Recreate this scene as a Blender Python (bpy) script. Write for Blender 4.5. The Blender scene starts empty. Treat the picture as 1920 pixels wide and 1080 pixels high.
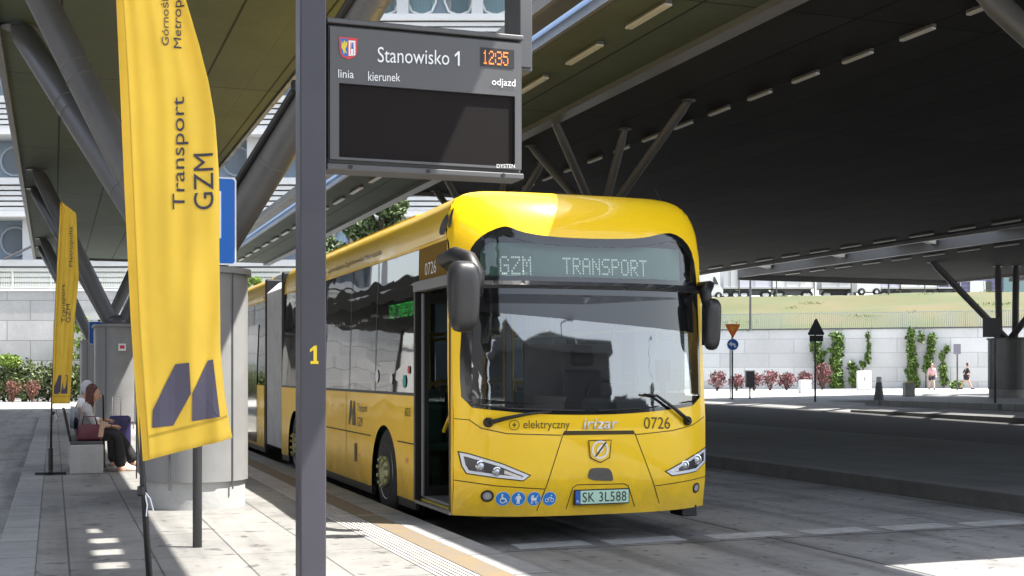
import bpy, bmesh, math, random
from mathutils import Vector, Matrix, noise
random.seed(11)
S = bpy.context.scene
R = math.radians
# ------------------------------------------------------------------ camera, sky, sun, exposure
TH, CAMZ, F, PX0, HZ = R(19.7), 1.6, 2400.0, 960.0, 697.0
CT, ST = math.cos(TH), math.sin(TH)
cd = bpy.data.cameras.new('camera'); cam = bpy.data.objects.new('camera', cd); S.collection.objects.link(cam)
cam.location = (0, 0, CAMZ); cam.rotation_euler = (R(90), 0, -TH)
cd.sensor_width = 36; cd.lens = 36*F/1920; cd.shift_y = (HZ-540)/1920; cd.clip_end = 3000; cd.clip_start = .05
S.camera = cam
TOSUN = Vector((1.38, -.72, 3.0)).normalized()
W = bpy.data.worlds.new('World'); S.world = W; W.use_nodes = True
nt = W.node_tree; bg = nt.nodes['Background']
sky = nt.nodes.new('ShaderNodeTexSky'); sky.sky_type = 'NISHITA'; sky.sun_disc = False
sky.sun_elevation = math.asin(TOSUN.z); sky.sun_rotation = math.atan2(TOSUN.x, TOSUN.y)
sky.air_density = 1.0; sky.dust_density = 1.5
hs_ = nt.nodes.new('ShaderNodeHueSaturation'); hs_.inputs['Saturation'].default_value = .5
nt.links.new(sky.outputs[0], hs_.inputs['Color']); nt.links.new(hs_.outputs[0], bg.inputs[0]); bg.inputs[1].default_value = .15
sl = bpy.data.lights.new('sun', 'SUN'); sl.energy = 5.0; sl.angle = R(.5); sl.color = (1, .96, .89)
sun = bpy.data.objects.new('sun', sl); S.collection.objects.link(sun)
sun.rotation_euler = TOSUN.to_track_quat('Z', 'Y').to_euler(); sun.location = (20, -20, 40)
S.view_settings.view_transform = 'Standard'; S.view_settings.look = 'None'
S.view_settings.exposure = 1.55; S.view_settings.gamma = 1; S.view_settings.use_curve_mapping = False
try:
    S.cycles.use_denoising = True; S.cycles.max_bounces = 10; S.cycles.diffuse_bounces = 4
    S.cycles.transparent_max_bounces = 16; S.cycles.sample_clamp_indirect = 6; S.cycles.caustics_reflective = False
except Exception: pass

# ------------------------------------------------------------------ pixel (1920 x 1080 photo) -> world
def ray(px, py):
    a, b = (px-PX0)/F, (HZ-py)/F
    return Vector((ST+a*CT, CT-a*ST, b))
CO = Vector((0, 0, CAMZ))
def onX(px, py, X): d = ray(px, py); return CO+d*(X/d.x)
def onY(px, py, Y): d = ray(px, py); return CO+d*(Y/d.y)
def onZ(px, py, Z): d = ray(px, py); return CO+d*((Z-CAMZ)/d.z)
def atD(px, py, D): return CO+ray(px, py)*D

# ------------------------------------------------------------------ node materials
MC = {}
def mat(name, col, rough=.6, metal=0., var=.0, scale=4., bump=0., bscale=None, coat=0., spec=.5, emit=None, estr=0, island=0., col2=None, rvar=0., wave=0., dirt=0.):
    if name in MC: return MC[name]
    m = bpy.data.materials.new(name); m.use_nodes = True; MC[name] = m
    n = m.node_tree.nodes; l = m.node_tree.links; p = n['Principled BSDF']
    p.inputs['Base Color'].default_value = (*col, 1); p.inputs['Roughness'].default_value = rough
    p.inputs['Metallic'].default_value = metal; p.inputs['Coat Weight'].default_value = coat
    p.inputs['Coat Roughness'].default_value = .04; p.inputs['Specular IOR Level'].default_value = spec
    if emit: p.inputs['Emission Color'].default_value = (*emit, 1); p.inputs['Emission Strength'].default_value = estr
    geo = n.new('ShaderNodeNewGeometry')
    if var or col2 or rvar:
        t = n.new('ShaderNodeTexNoise'); t.inputs['Scale'].default_value = scale; t.inputs['Detail'].default_value = 6; t.inputs['Roughness'].default_value = .65
        l.new(geo.outputs['Position'], t.inputs['Vector'])
        r = n.new('ShaderNodeValToRGB'); r.color_ramp.elements[0].position = .32; r.color_ramp.elements[1].position = .68
        c2 = col2 or tuple(min(1, c*(1+var)) for c in col); c1 = col if col2 else tuple(c*(1-var) for c in col)
        r.color_ramp.elements[0].color = (*c1, 1); r.color_ramp.elements[1].color = (*c2, 1)
        l.new(t.outputs['Fac'], r.inputs['Fac'])
        if var or col2: l.new(r.outputs['Color'], p.inputs['Base Color'])
        if rvar:
            mr = n.new('ShaderNodeMapRange'); mr.inputs[1].default_value = .3; mr.inputs[2].default_value = .7
            mr.inputs[3].default_value = max(0, rough-rvar); mr.inputs[4].default_value = min(1, rough+rvar)
            l.new(t.outputs['Fac'], mr.inputs[0]); l.new(mr.outputs[0], p.inputs['Roughness'])
    if island:
        r = n.new('ShaderNodeValToRGB'); c2 = col2 or tuple(c*(1+island) for c in col)
        r.color_ramp.elements[0].color = (*[c*(1-island) for c in col], 1); r.color_ramp.elements[1].color = (*c2, 1)
        l.new(geo.outputs['Random Per Island'], r.inputs['Fac']); l.new(r.outputs['Color'], p.inputs['Base Color'])
    if dirt:                                                        # road film: patchy brown dust that thins out upwards from the skirt
        sx = n.new('ShaderNodeSeparateXYZ'); l.new(geo.outputs['Position'], sx.inputs[0])
        t = n.new('ShaderNodeTexNoise'); t.inputs['Scale'].default_value = 3.5; t.inputs['Detail'].default_value = 8; t.inputs['Roughness'].default_value = .7; l.new(geo.outputs['Position'], t.inputs['Vector'])
        ad = n.new('ShaderNodeMath'); ad.operation = 'MULTIPLY_ADD'; ad.inputs[1].default_value = -1.3; ad.inputs[2].default_value = .75; l.new(sx.outputs[2], ad.inputs[0])
        a2 = n.new('ShaderNodeMath'); a2.operation = 'ADD'; l.new(ad.outputs[0], a2.inputs[0]); l.new(t.outputs['Fac'], a2.inputs[1])
        mr = n.new('ShaderNodeMapRange'); mr.inputs[1].default_value = .35; mr.inputs[2].default_value = 1.1; mr.inputs[3].default_value = 0; mr.inputs[4].default_value = dirt; l.new(a2.outputs[0], mr.inputs[0])
        mx = n.new('ShaderNodeMix'); mx.data_type = 'RGBA'; l.new(mr.outputs[0], mx.inputs[0]); mx.inputs[7].default_value = (.16, .12, .07, 1)
        src = p.inputs['Base Color'].links[0].from_socket if p.inputs['Base Color'].links else None
        if src: l.new(src, mx.inputs[6])
        else: mx.inputs[6].default_value = (*col, 1)
        l.new(mx.outputs[2], p.inputs['Base Color'])
    if wave:
        t = n.new('ShaderNodeTexNoise'); t.inputs['Scale'].default_value = 1.6; t.inputs['Detail'].default_value = 1
        l.new(geo.outputs['Position'], t.inputs['Vector']); b = n.new('ShaderNodeBump'); b.inputs['Strength'].default_value = wave; b.inputs['Distance'].default_value = .06
        l.new(t.outputs['Fac'], b.inputs['Height']); l.new(b.outputs['Normal'], p.inputs['Normal']); l.new(b.outputs['Normal'], p.inputs['Coat Normal'])
    if bump:
        t = n.new('ShaderNodeTexNoise'); t.inputs['Scale'].default_value = bscale or scale*6; t.inputs['Detail'].default_value = 5
        l.new(geo.outputs['Position'], t.inputs['Vector'])
        b = n.new('ShaderNodeBump'); b.inputs['Strength'].default_value = bump; b.inputs['Distance'].default_value = .02
        l.new(t.outputs['Fac'], b.inputs['Height']); l.new(b.outputs['Normal'], p.inputs['Normal'])
    return m
def slabs(name, c1, c2, mortar, bw, bh, ms, org=(0, 0, 0), axes='xy', offset=0., rough=.75, nvar=.25, nscale=1.2, bump=.3, spec=.4, stain=0.):
    """flat slabs / blocks with joints: a brick texture over world position, plus large and fine mottling"""
    m = bpy.data.materials.new(name); m.use_nodes = True; MC[name] = m
    n = m.node_tree.nodes; l = m.node_tree.links; p = n['Principled BSDF']
    geo = n.new('ShaderNodeNewGeometry'); sx = n.new('ShaderNodeSeparateXYZ'); cb = n.new('ShaderNodeCombineXYZ')
    l.new(geo.outputs['Position'], sx.inputs[0])
    for k, a in enumerate(axes):
        ad = n.new('ShaderNodeMath'); ad.operation = 'ADD'; ad.inputs[1].default_value = -org['xyz'.index(a)]
        l.new(sx.outputs['xyz'.index(a)], ad.inputs[0]); l.new(ad.outputs[0], cb.inputs[k])
    bt = n.new('ShaderNodeTexBrick'); l.new(cb.outputs[0], bt.inputs['Vector'])
    bt.inputs['Scale'].default_value = 1; bt.inputs['Brick Width'].default_value = bw; bt.inputs['Row Height'].default_value = bh
    bt.inputs['Mortar Size'].default_value = ms; bt.inputs['Mortar Smooth'].default_value = .1; bt.offset = offset
    bt.inputs['Color1'].default_value = (*c1, 1); bt.inputs['Color2'].default_value = (*c2, 1); bt.inputs['Mortar'].default_value = (*mortar, 1)
    last = bt.outputs['Color']
    for sc, am in ((nscale, nvar), (nscale*14, nvar*.6)):
        t = n.new('ShaderNodeTexNoise'); t.inputs['Scale'].default_value = sc; t.inputs['Detail'].default_value = 7; t.inputs['Roughness'].default_value = .7
        l.new(geo.outputs['Position'], t.inputs['Vector'])
        mr = n.new('ShaderNodeMapRange'); mr.inputs[1].default_value = .3; mr.inputs[2].default_value = .7; mr.inputs[3].default_value = 1-am; mr.inputs[4].default_value = 1+am
        l.new(t.outputs['Fac'], mr.inputs[0])
        mx = n.new('ShaderNodeMix'); mx.data_type = 'RGBA'; mx.blend_type = 'MULTIPLY'; mx.inputs[0].default_value = 1
        l.new(last, mx.inputs[6]); l.new(mr.outputs[0], mx.inputs[7]); last = mx.outputs[2]
    if stain:                                                       # drips and gum spots, and long tyre streaks along y
        for vec, lo, hi, am in (((7, 7, 7), .62, .68, .4), ((2.2, .12, 1), .48, .72, .34), ((.9, .9, .9), .56, .62, .16)):
            mp = n.new('ShaderNodeMapping'); mp.inputs['Scale'].default_value = vec; l.new(geo.outputs['Position'], mp.inputs[0])
            t = n.new('ShaderNodeTexNoise'); t.inputs['Scale'].default_value = 1; t.inputs['Detail'].default_value = 3; l.new(mp.outputs[0], t.inputs['Vector'])
            mr = n.new('ShaderNodeMapRange'); mr.inputs[1].default_value = lo; mr.inputs[2].default_value = hi; mr.inputs[3].default_value = 1; mr.inputs[4].default_value = 1-am*stain
            l.new(t.outputs['Fac'], mr.inputs[0]); mx = n.new('ShaderNodeMix'); mx.data_type = 'RGBA'; mx.blend_type = 'MULTIPLY'; mx.inputs[0].default_value = 1
            l.new(last, mx.inputs[6]); l.new(mr.outputs[0], mx.inputs[7]); last = mx.outputs[2]
    l.new(last, p.inputs['Base Color']); p.inputs['Roughness'].default_value = rough; p.inputs['Specular IOR Level'].default_value = spec
    b = n.new('ShaderNodeBump'); b.inputs['Strength'].default_value = bump; b.inputs['Distance'].default_value = .01
    iv = n.new('ShaderNodeMath'); iv.operation = 'SUBTRACT'; iv.inputs[0].default_value = 1; l.new(bt.outputs['Fac'], iv.inputs[1])
    l.new(iv.outputs[0], b.inputs['Height']); l.new(b.outputs['Normal'], p.inputs['Normal'])
    return m
def glass(name, tint, refl=.08, rough=.02, wav=0.):
    """thin architectural glass: tinted see-through plus a fresnel-like mirror layer"""
    m = bpy.data.materials.new(name); m.use_nodes = True; MC[name] = m
    n = m.node_tree.nodes; l = m.node_tree.links
    for x in list(n):
        if x.type == 'BSDF_PRINCIPLED': n.remove(x)
    out = [x for x in n if x.type == 'OUTPUT_MATERIAL'][0]
    tr = n.new('ShaderNodeBsdfTransparent'); tr.inputs[0].default_value = (*tint, 1)
    gl = n.new('ShaderNodeBsdfGlossy'); gl.inputs['Roughness'].default_value = rough
    lw = n.new('ShaderNodeLayerWeight'); lw.inputs[0].default_value = .35
    mr = n.new('ShaderNodeMapRange'); mr.inputs[3].default_value = refl; mr.inputs[4].default_value = .85
    l.new(lw.outputs['Fresnel'], mr.inputs[0])
    mx = n.new('ShaderNodeMixShader'); l.new(mr.outputs[0], mx.inputs[0]); l.new(tr.outputs[0], mx.inputs[1]); l.new(gl.outputs[0], mx.inputs[2])
    l.new(mx.outputs[0], out.inputs[0])
    if wav:
        geo = n.new('ShaderNodeNewGeometry'); t = n.new('ShaderNodeTexNoise'); t.inputs['Scale'].default_value = .95; t.inputs['Detail'].default_value = .7
        l.new(geo.outputs['Position'], t.inputs['Vector']); b = n.new('ShaderNodeBump'); b.inputs['Strength'].default_value = wav; b.inputs['Distance'].default_value = .05
        l.new(t.outputs['Fac'], b.inputs['Height']); l.new(b.outputs['Normal'], gl.inputs['Normal'])
    return m

# ------------------------------------------------------------------ mesh helpers
WL = {}
def obj(name, bm, m, parent=None, smooth=False, world=True, kind=None, auto=None):
    if parent is not None and world:
        bmesh.ops.translate(bm, verts=bm.verts, vec=-WL[parent.name])
    me = bpy.data.meshes.new(name)
    bm.normal_update(); bm.to_mesh(me); bm.free()
    for k in (m if isinstance(m, (list, tuple)) else [m]): me.materials.append(k)
    if smooth: me.polygons.foreach_set('use_smooth', [True]*len(me.polygons))
    if smooth and auto:
        try: me.set_sharp_from_angle(angle=R(auto))
        except Exception: pass
    o = bpy.data.objects.new(name, me); S.collection.objects.link(o)
    if parent is not None: o.parent = parent; WL[o.name] = WL[parent.name]
    else: WL[o.name] = Vector((0, 0, 0))
    if kind: o['kind'] = kind
    return o
def tag(o, label, cat, group=None):
    o['label'] = label; o['category'] = cat
    if group: o['group'] = group
    return o
def thing(name, label, cat, loc=(0, 0, 0), group=None):
    o = bpy.data.objects.new(name, None); S.collection.objects.link(o); o.empty_display_size = .2
    o.location = loc; WL[o.name] = Vector(loc)
    return tag(o, label, cat, group)
def solo(name, bm, m, label, cat, loc=None, group=None, smooth=False, auto=None):
    """a thing that is one mesh, its origin at its base"""
    if loc is None:
        xs = [v.co for v in bm.verts]; loc = Vector((sum(c.x for c in xs)/len(xs), sum(c.y for c in xs)/len(xs), min(c.z for c in xs)))
    loc = Vector(loc); bmesh.ops.translate(bm, verts=bm.verts, vec=-loc)
    o = obj(name, bm, m, smooth=smooth, auto=auto); o.location = loc; return tag(o, label, cat, group)
def dup(root, loc, label=None, group=None, rz=0.):
    def cp(o, par):
        c = o.copy(); S.collection.objects.link(c)
        if par: c.parent = par
        for ch in [x for x in KIDS.get(o.name, [])]: cp(ch, c)
        return c
    KIDS = {}
    for x in S.objects:
        if x.parent: KIDS.setdefault(x.parent.name, []).append(x)
    r = cp(root, None); r.location = loc; r.rotation_euler = (0, 0, rz)
    if label: r['label'] = label
    if group: r['group'] = group
    return r
def B(): return bmesh.new()
def box(bm, x0, x1, y0, y1, z0, z1, bev=0., seg=2):
    vs = [bm.verts.new((x, y, z)) for z in (z0, z1) for x, y in ((x0, y0), (x1, y0), (x1, y1), (x0, y1))]
    fs = [bm.faces.new([vs[i] for i in q]) for q in ((3, 2, 1, 0), (4, 5, 6, 7), (0, 1, 5, 4), (1, 2, 6, 5), (2, 3, 7, 6), (3, 0, 4, 7))]
    if bev:
        es = list({e for f in fs for e in f.edges})
        bmesh.ops.bevel(bm, geom=es, offset=bev, segments=seg, affect='EDGES', profile=.5)
    return vs
def obox(bm, c, ax, ay, az, bev=0., seg=2):
    """oriented box: centre and three half-vectors"""
    c, ax, ay, az = Vector(c), Vector(ax), Vector(ay), Vector(az)
    vs = [bm.verts.new(c+ax*i+ay*j+az*k) for k in (-1, 1) for i, j in ((-1, -1), (1, -1), (1, 1), (-1, 1))]
    fs = [bm.faces.new([vs[i] for i in q]) for q in ((3, 2, 1, 0), (4, 5, 6, 7), (0, 1, 5, 4), (1, 2, 6, 5), (2, 3, 7, 6), (3, 0, 4, 7))]
    if bev: bmesh.ops.bevel(bm, geom=list({e for f in fs for e in f.edges}), offset=bev, segments=seg, affect='EDGES', profile=.5)
def tube(bm, pts, r, seg=12, caps=True):
    pts = [Vector(p) for p in pts]; rs = r if isinstance(r, (list, tuple)) else [r]*len(pts)
    rings = []; u = None
    for i, p in enumerate(pts):
        d = (pts[min(i+1, len(pts)-1)]-pts[max(i-1, 0)]).normalized()
        if u is None: u = d.cross(Vector((0, 0, 1)) if abs(d.z) < .95 else Vector((1, 0, 0))).normalized()
        else: u = (u-d*u.dot(d)).normalized()
        v = d.cross(u)
        rings.append([bm.verts.new(p+(u*math.cos(a)+v*math.sin(a))*rs[i]) for a in (2*math.pi*k/seg for k in range(seg))])
    for a, b in zip(rings, rings[1:]):
        for k in range(seg): bm.faces.new((a[k], a[(k+1) % seg], b[(k+1) % seg], b[k]))
    if caps: bm.faces.new(rings[0][::-1]); bm.faces.new(rings[-1])
def lathe(bm, c, axis, prof, seg=24):
    """profile of (radius, distance along axis) round an axis at c"""
    c = Vector(c); d = Vector(axis).normalized(); u = d.cross(Vector((0, 0, 1)) if abs(d.z) < .95 else Vector((1, 0, 0))).normalized(); v = d.cross(u)
    rings = [[bm.verts.new(c+d*t+(u*math.cos(a)+v*math.sin(a))*max(r, 1e-4)) for a in (2*math.pi*k/seg for k in range(seg))] for r, t in prof]
    for a, b in zip(rings, rings[1:]):
        for k in range(seg): bm.faces.new((a[k], a[(k+1) % seg], b[(k+1) % seg], b[k]))
    bm.faces.new(rings[0][::-1]); bm.faces.new(rings[-1])
def quad(bm, *ps): return bm.faces.new([bm.verts.new(p) for p in ps])
def ball(bm, c, rx, ry, rz, u=12, v=8):
    r = bmesh.ops.create_uvsphere(bm, u_segments=u, v_segments=v, radius=1)
    for w in r['verts']: w.co = Vector((c[0]+w.co.x*rx, c[1]+w.co.y*ry, c[2]+w.co.z*rz))
def fill2d(loops, ga=None, gb=None):
    """planar mesh of (a,b,0) from an outer loop and hole loops, cut along grid lines so that it can be bent"""
    bm = bmesh.new(); es = []
    for lp in loops:
        vs = [bm.verts.new((a, b, 0)) for a, b in lp]
        for i in range(len(vs)): es.append(bm.edges.new((vs[i], vs[(i+1) % len(vs)])))
    bmesh.ops.triangle_fill(bm, use_beauty=True, use_dissolve=False, edges=es)
    for axis, gl in ((0, ga), (1, gb)):
        for g in gl or ():
            co = [0, 0, 0]; co[axis] = g; no = [0, 0, 0]; no[axis] = 1
            bmesh.ops.bisect_plane(bm, geom=bm.verts[:]+bm.edges[:]+bm.faces[:], plane_co=co, plane_no=no, dist=1e-5)
    return bm
def bend(bm, fn, face=None):
    for v in bm.verts: v.co = fn(v.co.x, v.co.y)
    bmesh.ops.remove_doubles(bm, verts=bm.verts, dist=1e-5)
    bmesh.ops.recalc_face_normals(bm, faces=bm.faces)
    bm.normal_update()
    if face is not None and sum((f.normal.dot(Vector(face))*f.calc_area() for f in bm.faces)) < 0: bmesh.ops.reverse_faces(bm, faces=bm.faces)
    return bm
def rng(a, b, s):
    n = max(1, int(round((b-a)/s))); return [a+(b-a)*i/n for i in range(n+1)]
def sub(bm, other):
    me = bpy.data.meshes.new('t'); other.to_mesh(me); other.free(); bm.from_mesh(me); bpy.data.meshes.remove(me); return bm
def thicken(bm, vec):
    """give a sheet a back and sides"""
    fs = bm.faces[:]; r = bmesh.ops.extrude_face_region(bm, geom=fs)
    nv = [g for g in r['geom'] if isinstance(g, bmesh.types.BMVert)]
    bmesh.ops.translate(bm, verts=nv, vec=vec); bmesh.ops.recalc_face_normals(bm, faces=bm.faces); return bm
def text2d(s, bold=0., spacing=1.):
    """glyph mesh of a string, normalised to its own bounding box (0..1, 0..1); returns bm, aspect"""
    cu = bpy.data.curves.new('t', 'FONT'); cu.body = s; cu.size = 1; cu.offset = bold; cu.resolution_u = 4; cu.space_character = spacing
    o = bpy.data.objects.new('t', cu); S.collection.objects.link(o)
    dg = bpy.context.evaluated_depsgraph_get(); me = bpy.data.meshes.new_from_object(o.evaluated_get(dg))
    bm = bmesh.new(); bm.from_mesh(me)
    bpy.data.objects.remove(o); bpy.data.curves.remove(cu); bpy.data.meshes.remove(me)
    x0 = min(v.co.x for v in bm.verts); x1 = max(v.co.x for v in bm.verts); y0 = min(v.co.y for v in bm.verts); y1 = max(v.co.y for v in bm.verts)
    for v in bm.verts: v.co = Vector(((v.co.x-x0)/(x1-x0), (v.co.y-y0)/(y1-y0), 0))
    return bm, (x1-x0)/(y1-y0)
def text(s, fn, bold=0., spacing=1., face=None):
    bm, _ = text2d(s, bold, spacing); return bend(bm, fn, face)
DOTS = {'G': '01110 10001 10000 10111 10001 10001 01110', 'Z': '11111 00001 00010 00100 01000 10000 11111', 'M': '10001 11011 10101 10101 10001 10001 10001',
 'T': '11111 00100 00100 00100 00100 00100 00100', 'R': '11110 10001 10001 11110 10100 10010 10001', 'A': '01110 10001 10001 11111 10001 10001 10001',
 'N': '10001 11001 10101 10101 10011 10001 10001', 'S': '01111 10000 10000 01110 00001 00001 11110', 'P': '11110 10001 10001 11110 10000 10000 10000',
 'O': '01110 10001 10001 10001 10001 10001 01110', ' ': '000 000 000 000 000 000 000', '1': '00100 01100 00100 00100 00100 00100 01110',
 '2': '01110 10001 00001 00110 01000 10000 11111', '3': '11110 00001 00001 01110 00001 00001 11110', '5': '11111 10000 11110 00001 00001 10001 01110', ':': '0 1 1 0 1 1 0'}
def dots(s, fn, fx=.78, fy=.78, rep=1):
    """LED dot-matrix string in a 0..1 box"""
    cols = []
    for ch in s:
        g = DOTS[ch].split(); cols += [[r[i] for r in g] for i in range(len(g[0]))]+[['0']*7]
    cols = cols[:-1]; n = len(cols)*rep; rows = 7*rep; bm = bmesh.new()
    for i, c in enumerate(cols):
        for j in range(7):
            if c[j] != '1': continue
            for a in range(rep):
                for b in range(rep):
                    x = (i*rep+a)/n; y = 1-(j*rep+b+1)/rows; dx, dy = fx/n, fy/rows
                    bm.faces.new([bm.verts.new((p, q, 0)) for p, q in ((x, y), (x+dx, y), (x+dx, y+dy), (x, y+dy))])
    for v in bm.verts: v.co = fn(v.co.x, v.co.y)
    return bm
def leaves(bm, blobs, n, size, up=.3, shell=.55):
    """leaf-sized faces spread through ellipsoid clumps (x,y,z,rx,ry,rz)"""
    vol = [b[3]*b[4]*b[5] for b in blobs]
    for b in random.choices(blobs, vol, k=n):
        d = Vector((random.gauss(0, 1), random.gauss(0, 1), random.gauss(0, 1))).normalized(); t = shell+(1-shell)*random.random()**.6
        if random.random() < .25: t *= random.random()
        c = Vector((b[0]+d.x*b[3]*t, b[1]+d.y*b[4]*t, b[2]+d.z*b[5]*t))
        s = size*random.uniform(.6, 1.4)
        a = Vector((random.gauss(0, 1), random.gauss(0, 1), random.gauss(0, 1)+up)).normalized(); w = a.cross(Vector((random.gauss(0, 1), random.gauss(0, 1), random.gauss(0, 1)))).normalized()
        nrm = a.cross(w)*.18
        bm.faces.new([bm.verts.new(p) for p in (c-a*s, c+w*s*.5+nrm*s, c+a*s, c-w*s*.5+nrm*s)])
def skin(name, nodes, edges, m, parent, root, sub=1):
    """one continuous surface grown round a skeleton: nodes {key: (pos, radius)}"""
    ks = list(nodes); me = bpy.data.meshes.new(name); me.from_pydata([nodes[k][0] for k in ks], [(ks.index(a), ks.index(b)) for a, b in edges], [])
    o = bpy.data.objects.new('t', me); S.collection.objects.link(o); o.modifiers.new('s', 'SKIN')
    sv = me.skin_vertices[0].data
    for i, k in enumerate(ks):
        r = nodes[k][1]; sv[i].radius = r if isinstance(r, tuple) else (r, r); sv[i].use_root = (k == root)
    o.modifiers.new('u', 'SUBSURF').levels = sub; o.modifiers['u'].render_levels = sub
    dg = bpy.context.evaluated_depsgraph_get(); r = bpy.data.meshes.new_from_object(o.evaluated_get(dg)); bpy.data.objects.remove(o)
    bm = bmesh.new(); bm.from_mesh(r); bpy.data.meshes.remove(r)
    return obj(name, bm, m, parent, smooth=True)
# ------------------------------------------------------------------ palette
M_road = slabs('road_concrete', (.255, .252, .248), (.27, .267, .262), (.06, .06, .06), 6.4, 5.35, .02, org=(.1, .02, 0), stain=1.5, nvar=.22, nscale=.7, rough=.72)
M_dark = mat('shaded_asphalt', (.05, .05, .052), .85, var=.25, scale=1.5, bump=.25, bscale=60)  # lane asphalt with the big roof's shade put into its colour
M_pave = slabs('paving_slabs', (.225, .218, .204), (.195, .19, .18), (.08, .075, .07), .612, 1.42, .008, org=(.105, .0, 0), stain=1.3, nvar=.2, nscale=1.6, rough=.7)
M_pave2 = slabs('far_paving', (.13, .13, .13), (.115, .115, .115), (.04, .04, .04), .8, 1.6, .012, nvar=.2, nscale=.8)  # darker than the near slabs: roof shade is put into the colour
M_walk = slabs('pale_pavement', (.40, .40, .39), (.35, .35, .34), (.2, .2, .2), .8, .8, .012, nvar=.12, nscale=.5)
M_kerb = slabs('kerb_stone', (.27, .27, .265), (.23, .23, .23), (.08, .08, .08), 3, 1.0, .012, org=(-50, .3, 0), nvar=.2, nscale=3)
M_wallL = slabs('stone_blocks', (.52, .515, .51), (.40, .40, .395), (.27, .27, .265), 2.4, 1.1, .025, axes='xz', offset=.5, nvar=.12, nscale=.6)
M_conc = mat('concrete', (.42, .42, .41), .8, var=.16, scale=2.2, bump=.2)
M_concw = mat('pale_concrete', (.68, .68, .67), .75, var=.08, scale=.5, bump=.1)
M_steel = mat('grey_painted_steel', (.115, .115, .117), .42, var=.12, scale=1.2, rvar=.08)
M_house = mat('housing_grey', (.25, .25, .25), .45, var=.10, scale=1.5, rvar=.08)
M_steeld = mat('dark_painted_steel', (.075, .075, .08), .42, var=.12, scale=2, rvar=.08)
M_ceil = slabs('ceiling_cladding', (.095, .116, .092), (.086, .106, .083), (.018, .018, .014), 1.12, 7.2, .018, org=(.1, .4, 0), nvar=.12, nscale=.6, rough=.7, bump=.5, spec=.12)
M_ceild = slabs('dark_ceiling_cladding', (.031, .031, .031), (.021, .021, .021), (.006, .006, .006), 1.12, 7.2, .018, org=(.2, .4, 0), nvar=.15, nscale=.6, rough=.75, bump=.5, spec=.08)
M_fascia = mat('fascia', (.13, .13, .13), .4, var=.1, scale=1)
M_lampbody = mat('lamp_body', (.1, .1, .1), .5)
M_diff = mat('lamp_diffuser', (.55, .55, .52), .4)
M_black = mat('black_plastic', (.012, .012, .013), .45)
M_blackg = mat('black_gloss', (.008, .008, .009), .08, coat=.5)
M_rub = mat('rubber', (.018, .018, .018), .8, var=.3, scale=20)
M_white = mat('white_paint', (.78, .78, .77), .5, var=.05, scale=.4)
M_navy = mat('navy_ink', (.045, .04, .06), .7)
M_chrome = mat('chrome', (.75, .75, .76), .12, metal=1)
M_leafh = mat('hedge_leaf', (.075, .10, .03), .55, island=.6)
M_leafb = mat('bright_leaf', (.16, .24, .035), .5, island=.5)
M_leafv = mat('vine_leaf', (.10, .17, .03), .5, island=.6)
M_leaft = mat('tree_leaf', (.06, .09, .03), .55, island=.6)
M_leafr = mat('red_leaf', (.17, .06, .065), .6, island=.6)
M_bark = mat('bark', (.1, .07, .05), .9, var=.3, scale=9)
M_yflag = mat('yellow_cloth', (.80, .525, .062), .75, var=.05, scale=3, spec=.2)
M_yflag.node_tree.nodes['Principled BSDF'].inputs['Sheen Weight'].default_value = .15

# ------------------------------------------------------------------ ground
def sm(t): t = max(0, min(1, t)); return t*t*(3-2*t)
def gz(x, y): return .0125*max(0, min(50, x-12))*sm((y-25)/25)
def sheet(name, x0, x1, y0, y1, step, m, dz, kind='structure', clip=None):
    xs = rng(x0, x1, step); ys = rng(y0, y1, step); bm = B()
    vs = [[bm.verts.new((x, y, gz(x, y)+dz)) for x in xs] for y in ys]
    for j in range(len(ys)-1):
        for i in range(len(xs)-1): bm.faces.new((vs[j][i], vs[j][i+1], vs[j+1][i+1], vs[j+1][i]))
    return obj(name, bm, m, kind=kind)
bm = B(); xs = [-900, -300, -100, -40]+rng(-20, 80, 4)+[120, 300, 900]; ys = [-900, -300, -100, -40]+rng(-16, 110, 4)+[300, 900]
vs = [[bm.verts.new((x, y, gz(x, y))) for x in xs] for y in ys]
for j in range(len(ys)-1):
    for i in range(len(xs)-1): bm.faces.new((vs[j][i], vs[j][i+1], vs[j+1][i+1], vs[j+1][i]))
obj('road', bm, M_road, kind='structure')
sheet('bounce_ground', -60, 90, -60, -8.5, 12, M_walk, .012); sheet('bounce_ground', 8, 90, -8.4, 2.5, 10, M_walk, .012)  # unseen pale ground added to bounce sunlight onto the bus front
sheet('pavement', -13.9, 70, 57.2, 100, 2, M_walk, .012)
# bus-bay platform: slab, kerbs, tactile strip
PZ = .2; PX = 3.28
bm = B(); box(bm, -.12, 2.98, -8, 45.5, -.1, PZ); obj('platform', bm, M_pave, kind='structure')
bm = B(); box(bm, 2.982, PX, -8, 45.5, -.1, PZ+.002, bev=.012); obj('kerb', bm, M_kerb, kind='structure')
bm = B(); box(bm, -.42, -.122, -8, 45.5, -.1, PZ+.002, bev=.012); obj('kerb', bm, M_kerb, kind='structure')
bm = B()
for k in range(7):
    x = 2.47+k*.041; box(bm, x, x+.024, -6, 45, PZ, PZ+.006)
obj('tactile_ribs', bm, mat('tactile_stone', (.42, .39, .36), .75, var=.15, scale=3), kind='structure')
bm = B(); quad(bm, (2.76, -6, PZ+.004), (2.975, -6, PZ+.004), (2.975, 45, PZ+.004), (2.76, 45, PZ+.004))
obj('edge_marking', bm, mat('worn_yellow_paint', (.19, .135, .065), .8, col2=(.145, .125, .105), scale=5), kind='structure')
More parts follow.
